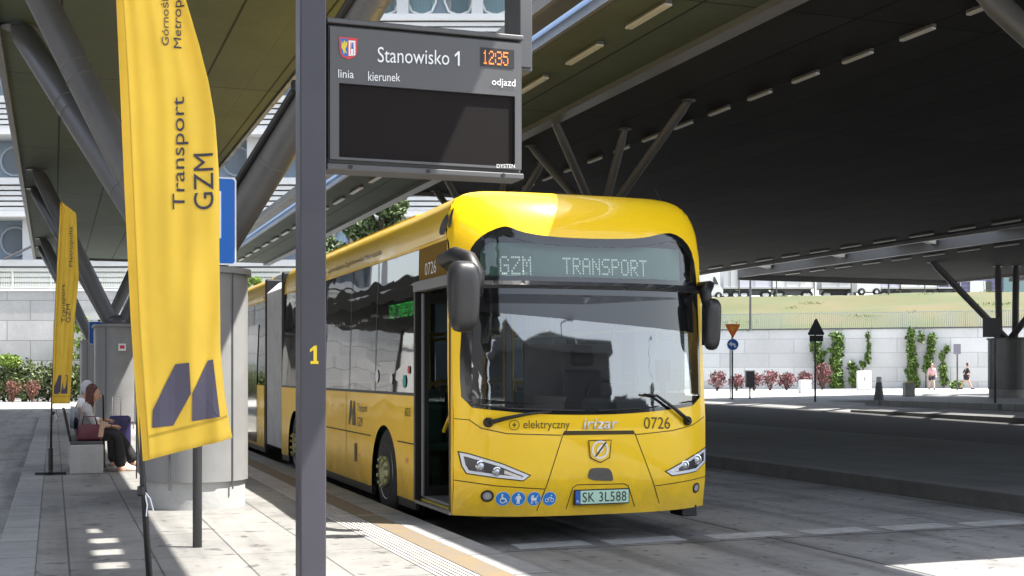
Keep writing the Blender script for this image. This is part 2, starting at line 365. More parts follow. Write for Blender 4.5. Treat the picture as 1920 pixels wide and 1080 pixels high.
# neighbouring platforms
for a, b, y1 in ((10.3, 17.2, 46), (27.5, 33, 40)):
    bm = B(); box(bm, a+.3, b-.3, -8, y1, -.1, PZ); obj('platform', bm, M_pave2, kind='structure')
    bm = B(); box(bm, a, a+.298, -8, y1, -.1, PZ+.003, bev=.01); box(bm, b-.298, b, -8, y1, -.1, PZ+.003, bev=.01); obj('kerb', bm, mat('dark_kerb', (.12, .12, .12), .7, var=.2, scale=3), kind='structure')
sheet('lane', 17.3, 27.4, -8, 54, 2.5, M_dark, .006)
sheet('lane', 33.1, 60, -8, 50, 2.5, M_dark, .006)
# island round the far pillar
isl = [onZ(1622, 750, .42), onZ(1925, 758.5, .42), onZ(2100, 763, .42), onZ(2100, 741, .42), onZ(1720, 743, .42)]
bm = B(); f = bm.faces.new([bm.verts.new((p.x, p.y, .42)) for p in isl])
r = bmesh.ops.extrude_face_region(bm, geom=[f]); bmesh.ops.translate(bm, verts=[g for g in r['geom'] if isinstance(g, bmesh.types.BMVert)], vec=(0, 0, -.5)); bmesh.ops.recalc_face_normals(bm, faces=bm.faces)
obj('traffic_island', bm, M_walk, kind='structure')
# painted markings
M_mark = mat('worn_white_paint', (.50, .50, .50), .8, col2=(.31, .31, .31), scale=6)
bm = B()
for x0, x1 in ((3.95, 4.68), (4.85, 5.66), (5.95, 6.8), (7.0, 7.75), (7.95, 8.75), (8.95, 9.75)):
    quad(bm, (x0, 10.8, .005), (x1, 10.85, .005), (x1+.02, 11.2, .005), (x0+.02, 11.15, .005))
obj('road_marking', bm, M_mark, kind='structure')
bm = B(); z = .005
quad(bm, (5.04, 11.75, z), (5.16, 11.75, z), (5.16, 14.2, z), (5.04, 14.2, z)); quad(bm, (5.161, 11.75, z), (5.42, 11.75, z), (5.42, 11.98, z), (5.161, 11.98, z))

obj('road_marking', bm, M_mark, kind='structure')

# ------------------------------------------------------------------ station canopy
RZ = 6.4
can = thing('station_canopy', 'huge dark flat canopy roof of long panels over the bus bays', 'canopy', (4, 20, 0))
def panel(x0, x1, y0, y1, m, z0=RZ, th=.5, name='roof_panel'):
    bm = B(); box(bm, x0, x1, y0, y1, z0, z0+th); obj(name, bm, m, can)
def fas(x0, x1, y0, y1, z0, z1, m=M_fascia): bm = B(); box(bm, x0, x1, y0, y1, z0, z1); obj('fascia', bm, m, can)
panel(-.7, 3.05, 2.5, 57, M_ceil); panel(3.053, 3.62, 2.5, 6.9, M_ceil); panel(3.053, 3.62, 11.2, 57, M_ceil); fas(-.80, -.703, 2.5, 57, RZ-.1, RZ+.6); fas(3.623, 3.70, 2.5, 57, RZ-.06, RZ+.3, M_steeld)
fas(-.70, 3.62, 57.003, 57.1, RZ-.1, RZ+.6)
panel(6.02, 6.42, 6.2, 57, M_steeld, RZ-.02, .07); fas(5.94, 6.017, 6.2, 57, RZ-.1, RZ+.05)
m_sl = bpy.data.materials.new('translucent_glazing'); m_sl.use_nodes = True; n_ = m_sl.node_tree.nodes; n_.remove(n_['Principled BSDF'])
t_ = n_.new('ShaderNodeBsdfTranslucent'); t_.inputs[0].default_value = (.70, .80, .92, 1); m_sl.node_tree.links.new(t_.outputs[0], n_['Material Output'].inputs[0])
bm = B(); box(bm, 6.423, 6.72, 6.2, 57, RZ+.12, RZ+.14); obj('skylight', bm, m_sl, can)
panel(6.8, 8.72, 6.2, 57, M_ceil); fas(6.723, 6.797, 6.2, 57, RZ-.02, RZ+.5)
fas(8.723, 9.0, 6.2, 57, RZ-.10, RZ+.5); fas(9.003, 9.4, 6.2, 7.397, RZ, RZ+.5)
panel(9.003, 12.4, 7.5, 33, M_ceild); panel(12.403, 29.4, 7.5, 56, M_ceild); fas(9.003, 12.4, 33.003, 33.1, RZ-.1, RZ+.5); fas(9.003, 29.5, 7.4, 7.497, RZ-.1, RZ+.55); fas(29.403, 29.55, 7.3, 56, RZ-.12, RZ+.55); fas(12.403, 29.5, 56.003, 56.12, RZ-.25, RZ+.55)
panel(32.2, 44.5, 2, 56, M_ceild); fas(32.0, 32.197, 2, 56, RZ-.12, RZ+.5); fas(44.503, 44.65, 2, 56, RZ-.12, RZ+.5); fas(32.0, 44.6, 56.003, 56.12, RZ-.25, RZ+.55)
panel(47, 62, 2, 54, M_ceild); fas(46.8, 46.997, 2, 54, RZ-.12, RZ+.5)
for x0, x1 in ((29.55, 32.0), (44.65, 46.8)):                       # slanted ribs across the two open slots
    for k in range(8):
        y = 9+k*6
        bm = B(); obox(bm, ((x0+x1)/2, y+1, RZ+.2), ((x1-x0)/2-.01, 1.0, 0), (-.05, .12, 0), (0, 0, .12)); obj('cross_rib', bm, M_fascia, can)
        bm = B(); quad(bm, (x0+.01, y+2.2, RZ+.05), (x1-.01, y+2.4, RZ+.3), (x1-.01, y+4.6, RZ+.3)); thicken(bm, (0, 0, .03)); obj('rib_plate', bm, M_white, can)
# grille in the edge of the walkway panel: a few open slots that let chinks of sun through
fas(3.053, 3.14, 6.903, 11.197, RZ, RZ+.05, M_steeld); fas(3.37, 3.62, 6.903, 11.197, RZ, RZ+.05, M_steeld)
bm = B()
for k in range(6): y = 6.91+k*.72; box(bm, 3.141, 3.369, y, y+(.40 if k < 5 else .68), RZ, RZ+.05)
obj('edge_grille', bm, M_steeld, can)

# lamps under the roof
def lamp_proto(L, w=.11):
    t = thing('ceiling_lamp', 'x', 'lamp', (0, 0, RZ))
    bm = B(); box(bm, -w*.42, w*.42, -L/2, L/2, RZ-.05, RZ-.012, bev=.006); box(bm, -.02, .02, -L*.3, -L*.3+.03, RZ-.012, RZ-.002); box(bm, -.02, .02, L*.3, L*.3+.03, RZ-.012, RZ-.002); obj('lamp_body', bm, M_lampbody, t)
    bm = B(); box(bm, -w/2, w/2, -L/2+.01, L/2-.01, RZ-.088, RZ-.052, bev=.012); obj('diffuser', bm, M_diff, t)
    return t
def lamp_row(x, y0, y1, st, L, label, group, w=.11):
    p = lamp_proto(L, w); p['label'] = label; p['group'] = group; y = y0; first = True
    while y < y1:
        if first: p.location = (x, y, RZ); first = False
        else: dup(p, (x, y, RZ))
        y += st
lamp_row(7.45, 8.9, 56, 2.18, 1.25, 'slim pale strip lamp in the row on the narrow olive roof strip', 'lamps on the narrow roof strip')
lamp_row(11.4, 9.3, 32.5, 1.42, .74, 'slim pale strip lamp in the row under the near edge of the big dark roof', 'lamps under the near edge of the dark roof', .08)
lamp_row(28.4, 14, 55, 2.1, 1.3, 'thin strip lamp in the row along the far edge of the big dark roof', 'lamps along the far edge of the dark roof', .09)
lamp_row(33.6, 20, 55, 2.1, 1.3, 'thin strip lamp in the row under the second dark roof beyond the slot', 'lamps under the second dark roof', .09)

# columns
def strut(parent, p0, p1, r, flange=True, name='strut'):
    p0, p1 = Vector(p0), Vector(p1); d = (p1-p0).normalized(); bm = B(); L = (p1-p0).length
    tube(bm, [p0, p0+d*.25, p1-d*.3, p1-d*.02], [r*.8, r, r, r*.7], 18); o = obj(name, bm, M_steel, parent, smooth=True, auto=40)
    bm = B()
    for t in (.33, .62, .66): c = p0+d*L*t; lathe(bm, c-d*.012, d, [(r+.004, 0), (r+.006, .004), (r+.006, .02), (r+.004, .024)], 18)
    obj('weld_collar', bm, M_fascia, o, smooth=True, auto=40)
    if flange:
        bm = B(); lathe(bm, (p1.x, p1.y, RZ-.03), (0, 0, 1), [(r*1.45, 0), (r*1.45, .028)], 18); obj('flange', bm, M_steeld, o, smooth=True, auto=40)
def stadium(hx, hy, n=10):
    """long oval outline: half width hx, half length hy"""
    pts = []; c = hy-hx
    for k in range(n+1): a = math.pi*k/n; pts.append((hx*math.cos(a), c+hx*math.sin(a)))
    for k in range(n+1): a = math.pi*k/n+math.pi; pts.append((hx*math.cos(a), -c+hx*math.sin(a)))
    return pts
def oval(bm, cx, cy, hx, hy, z0, z1, bulge=0.):
    pts = stadium(hx, hy); a = [bm.verts.new((cx+x, cy+y, z0)) for x, y in pts]; b = [bm.verts.new((cx+x, cy+y, z1)) for x, y in pts]; n = len(pts)
    for i in range(n): bm.faces.new((a[i], a[(i+1) % n], b[(i+1) % n], b[i]))
    bm.faces.new(a[::-1]); bm.faces.new(b)
def column(x, y, label, tops, g=PZ, hx=.53, hy=1.15, ztop=2.67, node=2.42, r=.17, name='canopy_column'):
    t = thing(name, label, 'column', (x, y, g), None)
    bm = B(); oval(bm, x, y, hx-.03, hy-.03, g, g+.28); obj('plinth', bm, M_conc, t, smooth=True, auto=35)
    bm = B(); oval(bm, x, y, hx, hy, g+.28, ztop-.06); hs = obj('housing', bm, M_house, t, smooth=True, auto=35)
    bm = B()
    for k, (px, py) in enumerate(stadium(hx+.004, hy+.004)):
        if k % 4 == 2: box(bm, x+px-.007, x+px+.007, y+py-.007, y+py+.007, g+.2, ztop-.062)
    obj('panel_joint', bm, M_steeld, hs)
    bm = B(); oval(bm, x, y, hx+.035, hy+.035, ztop-.06, ztop); obj('cap', bm, M_house, t, smooth=True, auto=35)
    bm = B(); ball(bm, (x, y, node+.28), .3, .34, .22); obj('hub', bm, M_steeld, t, smooth=True)
    for tp in tops: strut(t, (x, y, node), tp, r)
    return t
def tops1(y): return [(-.46, y+4.7, RZ), (-.38, y+1.35, RZ), (3.3, y-.75, RZ), (3.25, y+3.4, RZ)]
CX = 1.41
column(CX, 14.35, 'nearest oval grey steel column housing behind the tall yellow flag, with angled tubes to the roof', [(-.46, 19.05, RZ), (-.38, 15.7, RZ), (3.45, 10.05, RZ)])
column(CX, 31.0, 'second oval grey column housing beyond the seated woman, with a small sticker', tops1(31.0))
column(CX, 47.6, 'furthest oval grey column housing on the platform, half hidden behind the second', tops1(47.6), hy=1.0)
def column2(x, y, label):
    t = thing('branching_column', label, 'column', (x, y, PZ))
    bm = B(); oval(bm, x, y, .5, 1.0, PZ, 2.6); obj('housing', bm, M_steel, t, smooth=True, auto=35)
    bm = B(); tube(bm, [(x, y, 2.6), (x, y, 4.75)], .2, 18); obj('mast', bm, M_steel, t, smooth=True, auto=40)
    for q in ((-1.62, -1.5), (.05, -3.8), (-1.0, 1.4), (.1, -1.0)): strut(t, (x, y, 4.6), (x+q[0], y+q[1], RZ), .085)
column2(10.5, 24.0, 'branching steel column whose four tubes rise above the front bus roof')
column2(10.5, 31.2, 'small distant branching column under the roof beam left of the bus roof')
t = thing('corner_column', 'column beyond the right edge whose sloping tube meets the dark roof at the upper right corner', 'column', (14.0, 11.0, PZ))
bm = B(); oval(bm, 14, 11, .5, 1.0, PZ, 2.6); obj('housing', bm, M_steel, t, smooth=True, auto=35); strut(t, (14, 11, 2.5), (10.95, 13.15, RZ), .16); strut(t, (14, 11, 2.5), (16.5, 13.15, RZ), .16)
# far pillar on the island
c = atD(1891, 700, 58); fx, fy = c.x, c.y
t = thing('far_pillar', 'thick grey pillar on the far island at the right, with upright tubes and slanted arms', 'column', (fx, fy, .42)); M_far = mat('far_pillar_steel', (.2, .2, .2), .45, var=.1)
bm = B(); oval(bm, fx, fy, .56, 1.0, .42, .8); obj('plinth', bm, M_conc, t, smooth=True, auto=35)
bm = B(); oval(bm, fx, fy, .6, 1.04, .8, 3.05); hs = obj('housing', bm, M_far, t, smooth=True, auto=35)
bm = B(); oval(bm, fx, fy, .65, 1.1, 3.053, 3.13); obj('cap', bm, M_steel, t, smooth=True, auto=35)
bm = B()
for k, (px, py) in enumerate(stadium(.604, 1.044)):
    if k % 4 == 2: box(bm, fx+px-.012, fx+px+.012, fy+py-.012, fy+py+.012, .8, 3.05)
obj('panel_joint', bm, M_steeld, hs)
for dx in (-.42, .3): strut(t, (fx+dx*CT, fy-dx*ST, 3.1), (fx+dx*CT*1.15, fy-dx*ST*1.15, RZ), .15)
for px in (1748, 2010):
    q = atD(px, 500, 56); strut(t, (fx, fy, 3.0), (q.x, q.y, RZ), .15)
# drain pipe on the canopy by the near column, with clips
bm = B(); a, b = Vector((CX-.08, 14.1, 2.75)), Vector((3.25, 10.0, RZ-.12)); tube(bm, [a, b], .035, 10)
d = (b-a)
for k in (.2, .45, .7): q = a+d*k; obox(bm, q, (.05, 0, 0), (0, .05, 0), (0, 0, .05), bev=.01)
obj('drain_pipe', bm, M_black, can)

# ------------------------------------------------------------------ retaining walls, fences, hill, station building
def wallseg(a, b, z0, z1, th=.5, bm=None):
    bm = bm or B(); a, b = Vector((*a, 0)), Vector((*b, 0)); d = (b-a).normalized(); n = Vector((-d.y, d.x, 0)); c = (a+b)/2+n*th/2
    obox(bm, c+Vector((0, 0, (z0+z1)/2)), (b-a)/2, n*th/2, (0, 0, (z1-z0)/2)); return bm
WA, WB, WC, WD, WE = (-14, 79.3), (13.7, 69.4), (20, 95.7), (41.8, 78.5), (63, 61.7)
t = thing('stone_wall', 'pale stone block retaining wall behind the hedge at the left', 'wall', (0, 74.3, 0))
obj('blockwork', wallseg(WA, WB, -.2, 6.0), M_wallL, t); obj('coping', wallseg((-14, 79.2), (13.75, 69.3), 6.003, 6.14, .7), M_concw, t)
t = thing('side_wall', 'plain pale wall along the left edge of the station road, seen mirrored in the bus windows', 'wall', (-14, 30, 0))
bm = B(); box(bm, -14.5, -14, -18, 79.2, -.2, 4.6); obj('blockwork', bm, mat('side_wall_concrete', (.5, .5, .5), .8, var=.12, scale=.4), t)
bm = B(); box(bm, -14.6, -13.9, -18, 79.2, 4.603, 4.75); obj('coping', bm, M_conc, t)
bm = B()
for k in range(12): y = -12+k*6.5; tube(bm, [(-13.6, y, 0), (-13.6, y, 5.2)], .45, 16)
obj('pillar_row', bm, M_conc, t, smooth=True, auto=40)
t = thing('sky_block', 'unseen dark block added above the plain side wall to cut sky light and reflections', 'building', (-18, 30, 0))  # unseen block, added to hold back sky light from the left
bm = B(); box(bm, -24, -14.7, -20, 70, 0, 15); obj('wall', bm, mat('sky_block_dark', (.03, .03, .032), .6, var=.2, scale=.3), t)
for k in range(14): bm = B(); y = -14+k*6; box(bm, -14.697, -14.62, y, y+2.2, 5.6, 6.0); obj('light_strip', bm, M_white, t)  # pale strips patterning the added block, not lamps
t = thing('white_wall', 'long bright white stone retaining wall with climbing plants at the right', 'wall', (45, 76, 0))
M_wallR = slabs('white_blocks', (.66, .66, .65), (.53, .53, .525), (.40, .40, .40), 2.6, .95, .02, axes='xz', offset=.5, nvar=.08, nscale=.4)
obj('blockwork', wallseg(WC, WD, -.2, 4.25, bm=wallseg(WD, WE, -.2, 4.42)), M_wallR, t)
obj('coping', wallseg((19.9, 95.6), (41.75, 78.42), 4.253, 4.33, .6, bm=wallseg((41.75, 78.42), (63, 61.6), 4.423, 4.5, .6)), M_steeld, t)
def fence(name, label, a, b, z, h, n, m, posts=14):
    a, b = Vector((*a, z)), Vector((*b, z)); d = (b-a); u = d.normalized(); nn = Vector((-u.y, u.x, 0))
    t = thing(name, label, 'fence', (a+b)/2); bm = B()
    for k in range(n): q = a+d*(k/n); obox(bm, q+Vector((0, 0, h/2+.04)), u*.022, nn*.012, (0, 0, h/2-.06))
    obj('balusters', bm, m, t); bm = B()
    for zz in (.06, h): obox(bm, (a+b)/2+Vector((0, 0, zz)), d/2, nn*.025, (0, 0, .025))
    obj('rail', bm, m, t)
    for k in range(posts+1):
        q = a+d*(k/posts); bm = B(); obox(bm, q+Vector((0, 0, h/2)), u*.035, nn*.03, (0, 0, h/2)); obj('post', bm, m, t)
fence('wall_railing', 'pale steel railing on top of the stone wall at the left', (-14, 79.5), (13.7, 69.6), 6.15, .98, 230, mat('railing_paint', (.5, .52, .46), .5))
f1 = mat('fence_paint', (.42, .45, .40), .5)
u_ = (Vector((*WE, 0))-Vector((*WD, 0))).normalized(); n2 = Vector((-u_.y, u_.x, 0))
def off(p, k): return (p[0]+n2.x*k, p[1]+n2.y*k)
fence('metal_fence', 'grey-green metal fence between the white wall and the grass slope', off((29.2, 88.5), .9), off(WE, .9), 4.4, 1.15, 330, f1, 22)
# grass slope above the white wall: sheet, then tufts
bm = B(); K = 26; L = 90; base = Vector((29.2, 88.5, 0))-u_*25
hv = [[None]*(L+1) for _ in range(K+1)]
for i in range(K+1):
    for j in range(L+1):
        s = i/K; p = base+u_*(j*1.05)+n2*(.6+s*38)
        z = 4.3+sm(s*1.02)*4.5+noise.noise(Vector((p.x*.15, p.y*.15, 0)))*.35*min(1, s*5)
        hv[i][j] = bm.verts.new((p.x, p.y, z))
HV = [[v.co.copy() for v in r] for r in hv]
for i in range(K):
    for j in range(L): bm.faces.new((hv[i][j], hv[i][j+1], hv[i+1][j+1], hv[i+1][j]))
for j in range(L):
    a, b = hv[K][j], hv[K][j+1]; bm.faces.new((a, b, bm.verts.new(b.co+n2*120), bm.verts.new(a.co+n2*120)))
obj('grassy_hill', bm, mat('dry_grass_soil', (.105, .086, .038), .9, col2=(.060, .080, .026), scale=.12, bump=.6, bscale=3), kind='structure', smooth=True)
bm = B(); bl = []
for _ in range(70):
    q = HV[int(random.random()**1.1*(K-2))][int(random.random()*(L-1))]; w = random.uniform(.5, 2.2); bl.append((q.x, q.y, q.z+.04, w, w*.7, random.uniform(.08, .2)))
leaves(bm, bl, 5200, .07, up=1.5, shell=.1)
for _ in range(0):
    i = random.random()**.8*(K-1); j = random.random()*(L-1); a = HV[int(i)][int(j)].lerp(HV[int(i)+1][int(j)+1], random.random()); h = random.uniform(.05, .2)*(2.2 if random.random() < .06 else 1)
    w = Vector((random.uniform(-1, 1), random.uniform(-1, 1), 0)).normalized()*random.uniform(.03, .10); l = Vector((random.uniform(-.3, .3), random.uniform(-.3, .3), h))
    bm.faces.new([bm.verts.new(q) for q in (a-w, a+w, a+l)])
obj('grass', bm, mat('grass_blade', (.19, .18, .075), .85, island=.1, col2=(.13, .20, .05)), kind='stuff')

# station building high behind everything at the left: slabs of white fins alternating with blue-grey window bands
bd = thing('station_building', 'tall white building with finned storeys and round windows behind the canopy', 'building', atD(500, 697, 82).xy.to_3d())
r_, f_ = Vector((CT, -ST, 0)), Vector((ST, CT, 0))
def bp(x, z, d=0.): return f_*(82+d)+r_*x+Vector((0, 0, z))
def bbox(bm, x0, x1, z0, z1, d0, d1): obox(bm, bp((x0+x1)/2, (z0+z1)/2, (d0+d1)/2), r_*(x1-x0)/2, f_*(d1-d0)/2, (0, 0, (z1-z0)/2))
BX0, BX1 = -46, 11
bm = B(); bbox(bm, BX0, BX1, 0, 48, 1.2, 14); obj('core_wall', bm, mat('blue_grey_panel', (.20, .25, .30), .5, var=.08, scale=.3), bd)
M_bw = mat('facade_white', (.58, .58, .575), .5, var=.06, scale=.4); M_teal = mat('teal_window', (.12, .22, .24), .08, spec=.8); M_rim = mat('window_rim', (.30, .34, .38), .5); M_sky = mat('blue_window', (.35, .50, .66), .1, spec=.8)
for fl in range(8):
    z = 6.2+fl*5.2
    bm = B(); bbox(bm, BX0, BX1, z, z+.35, -1.2, 1.19); bbox(bm, BX0, BX1, z+2.1, z+2.5, -.9, 1.19)
    for k in range(5): bbox(bm, BX0, BX1, z+.45+k*.33, z+.68+k*.33, -.5-.05*k, -.3)
    bbox(bm, BX0, BX1, z+.36, z+2.09, .2, 1.19)
    obj('storey_slab', bm, M_bw, bd)
    for k in range(int((BX1-BX0)/4.8)+1): x = BX0+.2+k*4.8; bm = B(); bbox(bm, x, x+.75, z+2.501, z+5.199, .1, 1.19); obj('pier', bm, M_bw, bd)
    n = 0
    for k in range(int((BX1-BX0)/2.4)):
        x = BX0+1.75+k*2.4
        c = bp(x, z+3.85); v = 0 if fl < 3 else 1
        px = PX0+F*x/82
        if not -120 < px < 1100 or n > 44: continue
        n += 1
        bm = B(); lathe(bm, c+f_*1.19, -f_, [(1.0, 0), (1.0, .14), (.86, .14), (.86, .06)], 8 if v else 14); w = obj('window', bm, M_white if v else M_rim, bd)
        bm = B(); lathe(bm, c+f_*1.18, -f_, [(.86, 0), (.86, .05)], 8 if v else 14); obj('pane', bm, M_teal if v else M_sky, w)
bm = B()
for k in range(9): x = BX0+3+k*5.5; tube(bm, [bp(x, 8.7, -1.3), bp(x+5, 11.2, -.8)], .08, 6)
obj('tie_rod', bm, M_steeld, bd)

t = thing('side_canopy', 'low dark canopy over the next street, mirrored in the bus windows', 'canopy', (-8, 40, 0))
bm = B(); box(bm, -13, -3.4, 18, 60, 4.5, 4.9); obj('roof_panel', bm, M_ceild, t)
for k in range(16): bm = B(); y = 19+k*2.6; box(bm, -5.1, -4.98, y, y+1.2, 4.42, 4.497); obj('lamp', bm, M_diff, t)
for k in range(6): bm = B(); tube(bm, [(-8.2, 20+k*7.6, 0), (-8.2, 20+k*7.6, 4.5)], .2, 14); obj('column', bm, M_conc, t, smooth=True)
# behind the photographer: a low dark depot and far trees, mirrored in the windscreen
t = thing('depot_building', 'long low dark depot building across the road in front of the bus', 'building', (30, -52, 0))
bm = B(); box(bm, -30, 34, -70, -52, 0, 13.5); box(bm, 34.003, 50, -68, -50, 0, 10.5); box(bm, 50.003, 95, -70, -52, 0, 6); obj('wall', bm, mat('depot_cladding', (.035, .035, .04), .7, var=.2, scale=.3), t)
bm = fill2d([[(-30.5, 13.503), (34.5, 13.503), (34.2, 14.3), (22, 14.6), (6, 13.9), (-8, 15.2), (-30.5, 14.0)]]); bend(bm, lambda a_, b_: Vector((a_, -51.5, b_)), (0, 1, 0)); thicken(bm, (0, -19, 0)); obj('roof', bm, M_steeld, t)
for x0 in range(-26, 34, 6): bm = B(); box(bm, x0, x0+3.6, -51.98, -51.9, 7.5, 9.6); obj('window', bm, mat('depot_window', (.10, .11, .12), .3), t)
for k, (x, y, h) in enumerate(((40, -40, 9), (49, -43, 11), (58, -38, 8), (67, -44, 10))):
    tt = thing('roadside_tree', 'dark tree across the road, mirrored in the right part of the windscreen', 'tree', (x, y, 0), 'trees mirrored in the windscreen'); bm = B(); tube(bm, [(x, y, 0), (x+.2, y, h*.5), (x, y, h*.85)], [.25, .16, .05], 8); obj('trunk', bm, M_bark, tt)
    bl = [(x+random.uniform(-1.8, 1.8), y+random.uniform(-1.5, 1.5), h*random.uniform(.45, .92), random.uniform(.9, 1.6), 1.2, random.uniform(.7, 1.2)) for _ in range(9)]; bm = B(); leaves(bm, bl, 1500, .28, shell=.4); obj('crown', bm, M_leaft, tt)
for x in (16, 31):
    bm = B(); tube(bm, [(x, -22, 0), (x, -22, 9)], [.1, .06], 8); tube(bm, [(x, -22, 9), (x+1.2, -22, 9.2)], .04, 6); obox(bm, (x+1.4, -22, 9.2), (.35, 0, 0), (0, .12, 0), (0, 0, .05)); solo('street_lamp', bm, M_steeld, 'lamp post across the road, mirrored as a thin line in the windscreen', 'lamp', (x, -22, 0), group='lamp posts mirrored in the windscreen')
# ------------------------------------------------------------------ the bus
BXO, BYO, BW = 3.43, 11.15, 2.57
bus = thing('city_bus', 'yellow articulated electric city bus standing at the platform with its front door open', 'bus', (BXO+BW/2, BYO+6, 0))
M_yels = mat('bus_side_yellow', (.92, .56, .010), .4, coat=.12, var=.05, scale=.9, spec=.12, wave=.2, dirt=.75)
M_yel = mat('bus_yellow', (.96, .61, .010), .3, coat=.55, var=.035, scale=.8, spec=.25, wave=.10, dirt=.55)
M_yeld = mat('grab_rail_yellow', (.78, .55, .02), .35, coat=.3)
M_seam = mat('panel_gap', (.05, .035, .005), .7)
M_wglass = glass('windscreen_glass', (.86, .90, .88), .20)
M_sglass = glass('side_window_glass', (.10, .11, .115), .17, wav=.22)
M_rglass = glass('clear_side_glass', (.62, .66, .66), .05)
M_dglass = glass('display_glass', (.86, .92, .9), .04)
M_int = mat('interior_grey', (.16, .165, .17), .6, var=.1); M_intd = mat('interior_dark', (.025, .026, .028), .6)
M_seat = mat('seat_green', (.05, .16, .11), .75, var=.2, scale=6)
M_text = mat('dark_lettering', (.06, .04, .008), .5)
M_silver = mat('silver', (.62, .62, .64), .25, metal=.9)

def roofz(x, lo=2.86, hi=3.31):
    s = abs((x-BW/2)/(BW/2)); s = min(1, s)
    return lo+(hi-lo)*(max(0, 1-s**10))**.45
def frontY(x, z):
    s = min(1, abs((x-BW/2)/(BW/2)))
    y = -.30*(1-s**3.6)
    y += .05*sm((.62-z)/.35) + max(0, z-1.15)*.085
    zt = roofz(x)
    if z > 2.72:
        q = min(1, (z-2.72)/max(.02, zt-2.72)); y += .42*(1-math.sqrt(max(0, 1-q**2.6)))*(1-.75*s**6)
    return y
def FP(x, z, o=0.): return Vector((BXO+x, BYO+frontY(x, z)-o, z))
def fp(px, py):
    """photo pixel -> (x, z) on the front surface"""
    d = ray(px, py); t = 10.9/d.y
    for _ in range(14):
        p = CO+d*t; t = (BYO+frontY(min(BW, max(0, p.x-BXO)), p.z))/d.y
    p = CO+d*t; return (min(BW, max(0, p.x-BXO)), p.z)
GXs = rng(.0, BW, .085)+[.02, .045, BW-.02, BW-.045]; GZs = rng(.2, 2.7, .12)+[2.72, 2.8, 2.86, 2.92, 2.98, 3.04, 3.1, 3.14, 3.18, 3.21, 3.235, 3.255, 3.268, 3.285, 3.298]
def fpatch(name, loops, m, parent, o=0., thick=0., raw=False):
    lp = loops if raw else [[fp(*q) for q in L] for L in loops]
    bm = fill2d(lp, GXs, GZs); bend(bm, lambda a, b: FP(a, b, o), (0, -1, 0))
    if thick: thicken(bm, (0, thick, 0))
    return obj(name, bm, m, parent, smooth=not thick)
def smoothloop(pts, it=2):
    for _ in range(it):
        q = []
        for i in range(len(pts)):
            a, b = pts[i], pts[(i+1) % len(pts)]; q += [(a[0]*.75+b[0]*.25, a[1]*.75+b[1]*.25), (a[0]*.25+b[0]*.75, a[1]*.25+b[1]*.75)]
        pts = q
    return pts
def inset(pts, k):
    """shrink a loop towards its inside by k"""
    n = len(pts); ar = sum(pts[i][0]*pts[(i+1) % n][1]-pts[(i+1) % n][0]*pts[i][1] for i in range(n)); sg = 1 if ar > 0 else -1; out = []
    for i in range(n):
        a, b, c = pts[i-1], pts[i], pts[(i+1) % n]
        e1 = Vector((b[0]-a[0], b[1]-a[1])).normalized(); e2 = Vector((c[0]-b[0], c[1]-b[1])).normalized(); nn = Vector((-(e1.y+e2.y), e1.x+e2.x))
        nn = nn.normalized() if nn.length > 1e-6 else Vector((-e1.y, e1.x)); h = k/max(.45, math.sqrt(max(.01, (1+e1.dot(e2))/2)))
        out.append((b[0]+nn.x*h*sg, b[1]+nn.y*h*sg))
    return out
def sline(name, pts, parent, w=.008, m=None, o=.003, closed=False):
    """thin line on the front surface along photo pixels"""
    p = [fp(*q) for q in pts]; q = []
    if closed: p.append(p[0])
    for a, b in zip(p, p[1:]):
        n = max(1, int(math.hypot(b[0]-a[0], b[1]-a[1])/.06)); q += [(a[0]+(b[0]-a[0])*i/n, a[1]+(b[1]-a[1])*i/n) for i in range(n)]
    q.append(p[-1]); bm = B(); L = []
    for i, c in enumerate(q):
        a, b = q[max(0, i-1)], q[min(len(q)-1, i+1)]; d = Vector((b[0]-a[0], b[1]-a[1])).normalized(); n = Vector((-d.y, d.x))*w/2
        L.append((bm.verts.new(FP(c[0]+n.x, c[1]+n.y, o)), bm.verts.new(FP(c[0]-n.x, c[1]-n.y, o))))
    for a, b in zip(L, L[1:]): bm.faces.new((a[0], a[1], b[1], b[0]))
    return obj(name, bm, m or M_seam, parent)

# front shell with the windscreen opening
ws = [(866, 762), (861, 690), (866, 600), (872, 530), (876, 486), (886, 458), (908, 438), (938, 425), (952, 424), (975, 434), (1010, 441), (1060, 446), (1120, 448), (1180, 448), (1215, 445), (1240, 438), (1262, 437), (1285, 452), (1300, 480), (1306, 530), (1309, 600), (1313, 700), (1313, 758), (1240, 770), (1170, 776), (1100, 778), (1020, 777), (940, 771)]
WSL = smoothloop([fp(*q) for q in ws], 1)
out = [(0, .29)]+[(BW*i/24, .29-.012*math.sin(math.pi*i/24)) for i in range(1, 24)]+[(BW, .29)]
out += [(BW, z) for z in (.8, 1.4, 2.0, 2.5, 2.86)]
out += [(x, roofz(x)) for x in [BW-.004, BW-.015, BW-.035, BW-.07, BW-.12, BW-.2, BW-.3, BW-.5]+rng(BW-.7, .7, .12)+[.5, .3, .2, .12, .07, .035, .015, .004]]
out += [(0, z) for z in (2.86, 2.5, 2.0, 1.4, .8)]
front = fpatch('front_panel', [out, WSL], M_yel, bus, raw=True)
G1 = inset(WSL, .035)
zb0, zb1 = 2.365, 2.43                                              # crossbar between windscreen and destination glass
def clip_loop(pts, zc, keep_above):
    o = []
    n = len(pts)
    for i in range(n):
        a, b = pts[i], pts[(i+1) % n]; ia = (a[1] >= zc) == keep_above; ib = (b[1] >= zc) == keep_above
        if ia: o.append(a)
        if ia != ib: t = (zc-a[1])/(b[1]-a[1]); o.append((a[0]+(b[0]-a[0])*t, zc))
    return o
lowg, upg = clip_loop(G1, zb0, False), clip_loop(G1, zb1, True)
lowi = [p for p in inset(lowg, .03)]
